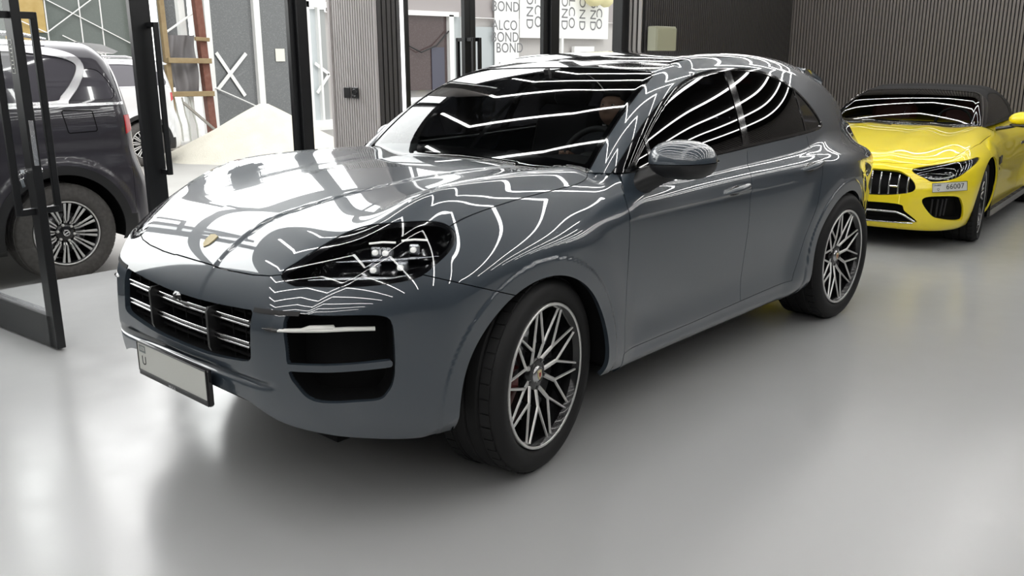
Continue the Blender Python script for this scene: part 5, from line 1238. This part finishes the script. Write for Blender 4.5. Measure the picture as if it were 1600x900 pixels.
    for xx in (-.15, .85, 1.75):
        for yy in (.42, -.42): s_ = MB(); s_.box((xx, yy, 1.28), (.16, .5, .66), roty(-.2), .05); s_.box((xx-.10, yy, 1.70), (.1, .28, .16), roty(-.2), .04); s_.build('seat', M['leather'], car)
    car.scale = (sc, sc, sc); car.location = loc; car.rotation_euler = (0, 0, ang)
    return car
M['satin'] = mat('satin_chrome', (.72, .71, .73), .22, 1.0)
M['tinted'] = mat('privacy_glass', (.085, .08, .095), .06, 0, 1.0, coat_rough=.0)  # purple grey base colour stands in for the bright sky reflection
big_suv((-.45, -5.72, GZ), 0, 1.0, 'suv_paint', 'dark violet black SUV with bright window hook trim parked just outside the open doors')
big_suv((-4.75, -13.0, GZ), 0, .90, 'white_paint', 'white SUV with red tail lamp parked outside beyond the dark SUV', False)
# ------------------------------------------------------------ driver behind the windscreen
def driver():
    J = {'pelvis': (-1.80, .38, .84), 'waist': (-1.84, .38, 1.00), 'chest': (-1.90, .38, 1.18), 'neckb': (-1.885, .38, 1.31), 'neck': (-1.868, .383, 1.355), 'jaw': (-1.822, .385, 1.388), 'skull': (-1.838, .385, 1.435), 'crown': (-1.848, .385, 1.485)}
    R = {'pelvis': .15, 'waist': .135, 'chest': .145, 'neckb': .068, 'neck': .060, 'jaw': .086, 'skull': .082, 'crown': .070}
    E = [('pelvis', 'waist'), ('waist', 'chest'), ('chest', 'neckb'), ('neckb', 'neck'), ('neck', 'jaw'), ('jaw', 'skull'), ('skull', 'crown')]
    for s, sg in (('l', 1), ('r', -1)):
        y = .38
        pts = [('sho', (-1.88, y+sg*.185, 1.25), .065), ('elb', (-1.80, y+sg*.29, 1.05), .046), ('wri', (-1.625, y+.06+sg*.17, 1.17), .030), ('palm', (-1.565, y+.06+sg*.172, 1.185), .034)]
        prev_ = 'chest'
        for nm, p, r in pts: J[nm+s] = p; R[nm+s] = r; E.append((prev_, nm+s)); prev_ = nm+s
        for k in range(4):
            a = 'f%d' % k+s; b = 'g%d' % k+s; dz = .026-.016*k
            J[a] = (-1.515, y+.06+sg*(.168-.010), 1.185+dz); R[a] = .0095; J[b] = (-1.505, y+.06+sg*(.168-.036), 1.180+dz); R[b] = .008; E += [('palm'+s, a), (a, b)]
        J['th'+s] = (-1.545, y+.06+sg*.130, 1.210); R['th'+s] = .011; E.append(('palm'+s, 'th'+s))
        leg = [('hip', (-1.74, y+sg*.10, .80), .105), ('kne', (-1.36, y+sg*.13, .92), .065), ('ank', (-1.18, y+sg*.10, .66), .045), ('toe', (-1.06, y+sg*.10, .70), .038)]; prev_ = 'pelvis'
        for nm, p, r in leg: J[nm+s] = p; R[nm+s] = r; E.append((prev_, nm+s)); prev_ = nm+s
    ks = list(J); me = bpy.data.meshes.new('person'); me.from_pydata([J[k] for k in ks], [(ks.index(a), ks.index(b)) for a, b in E], [])
    o = bpy.data.objects.new('person', me); COL.objects.link(o)
    sk = o.modifiers.new('skin', 'SKIN'); sk.use_smooth_shade = True
    lay = me.skin_vertices[0].data if me.skin_vertices else None
    if lay is None: lay = me.skin_vertices.new().data
    for i, k in enumerate(ks): lay[i].radius = (R[k], R[k]); lay[i].use_root = (k == 'pelvis')
    ss = o.modifiers.new('sub', 'SUBSURF'); ss.levels = 3; ss.render_levels = 3
    dg = bpy.context.evaluated_depsgraph_get(); m2 = bpy.data.meshes.new_from_object(o.evaluated_get(dg)); bpy.data.objects.remove(o)
    # face: brow, nose, chin and eye sockets pressed into the head
    n = len(m2.vertices); co = np.empty(n*3); m2.vertices.foreach_get('co', co); co = co.reshape(-1, 3); h = co[:, 2] > 1.36
    f = co[:, 0]-(-1.835); front = np.clip(f/.07, 0, 1)*h; yy = co[:, 1]-.385; zz = co[:, 2]
    co[:, 0] += front*(.030*gau(yy, .013)*gau(zz-1.420, .018)+.012*gau(yy, .03)*gau(zz-1.360, .016)-.010*(gau(yy-.03, .013)+gau(yy+.03, .013))*gau(zz-1.442, .010)+.006*gau(yy, .05)*gau(zz-1.46, .010)+.007*gau(yy, .022)*(gau(zz-1.393, .005)-gau(zz-1.387, .003)+gau(zz-1.381, .005)))
    m2.vertices.foreach_set('co', co.ravel()); m2.materials.clear(); m2.materials.append(M['skin']); m2.materials.append(M['shirt'])
    for p in m2.polygons:
        c = p.center; p.material_index = 0 if (c.z > 1.335 or (c.x > -1.64 and c.z > 1.10)) else 1
    m2.name = 'person'; p = link('person', m2)
    tag(p, 'person in a dark shirt sitting behind the steering wheel of the grey car', 'person')
    hr = MB(); hr.ell((-1.862, .385, 1.478), (.080, .080, .066), 24, 14); hr.v = [v for v in hr.v]; hr.v = [(x, y, z) if x < -1.80 or z > 1.49 else (x-.045, y, z) for x, y, z in hr.v]; hr.build('hair', M['hair'], p)
    for sg in (1, -1):
        e = MB(); e.ell((-1.845, .385+sg*.078, 1.428), (.018, .010, .030), 12, 8); e.build('ear', M['skin'], p)
        e = MB(); e.ell((-1.780, .385+sg*.029, 1.441), (.009, .0115, .006), 12, 8); e.build('eye', mat('eye_white_%d' % (sg+1), (.6, .58, .55), .2), p)
        e = MB(); e.ell((-1.7735, .385+sg*.029, 1.441), (.004, .005, .005), 10, 6); e.build('iris', M['hair'], p)
    p.location = (.475, -.085, -.07)
driver()
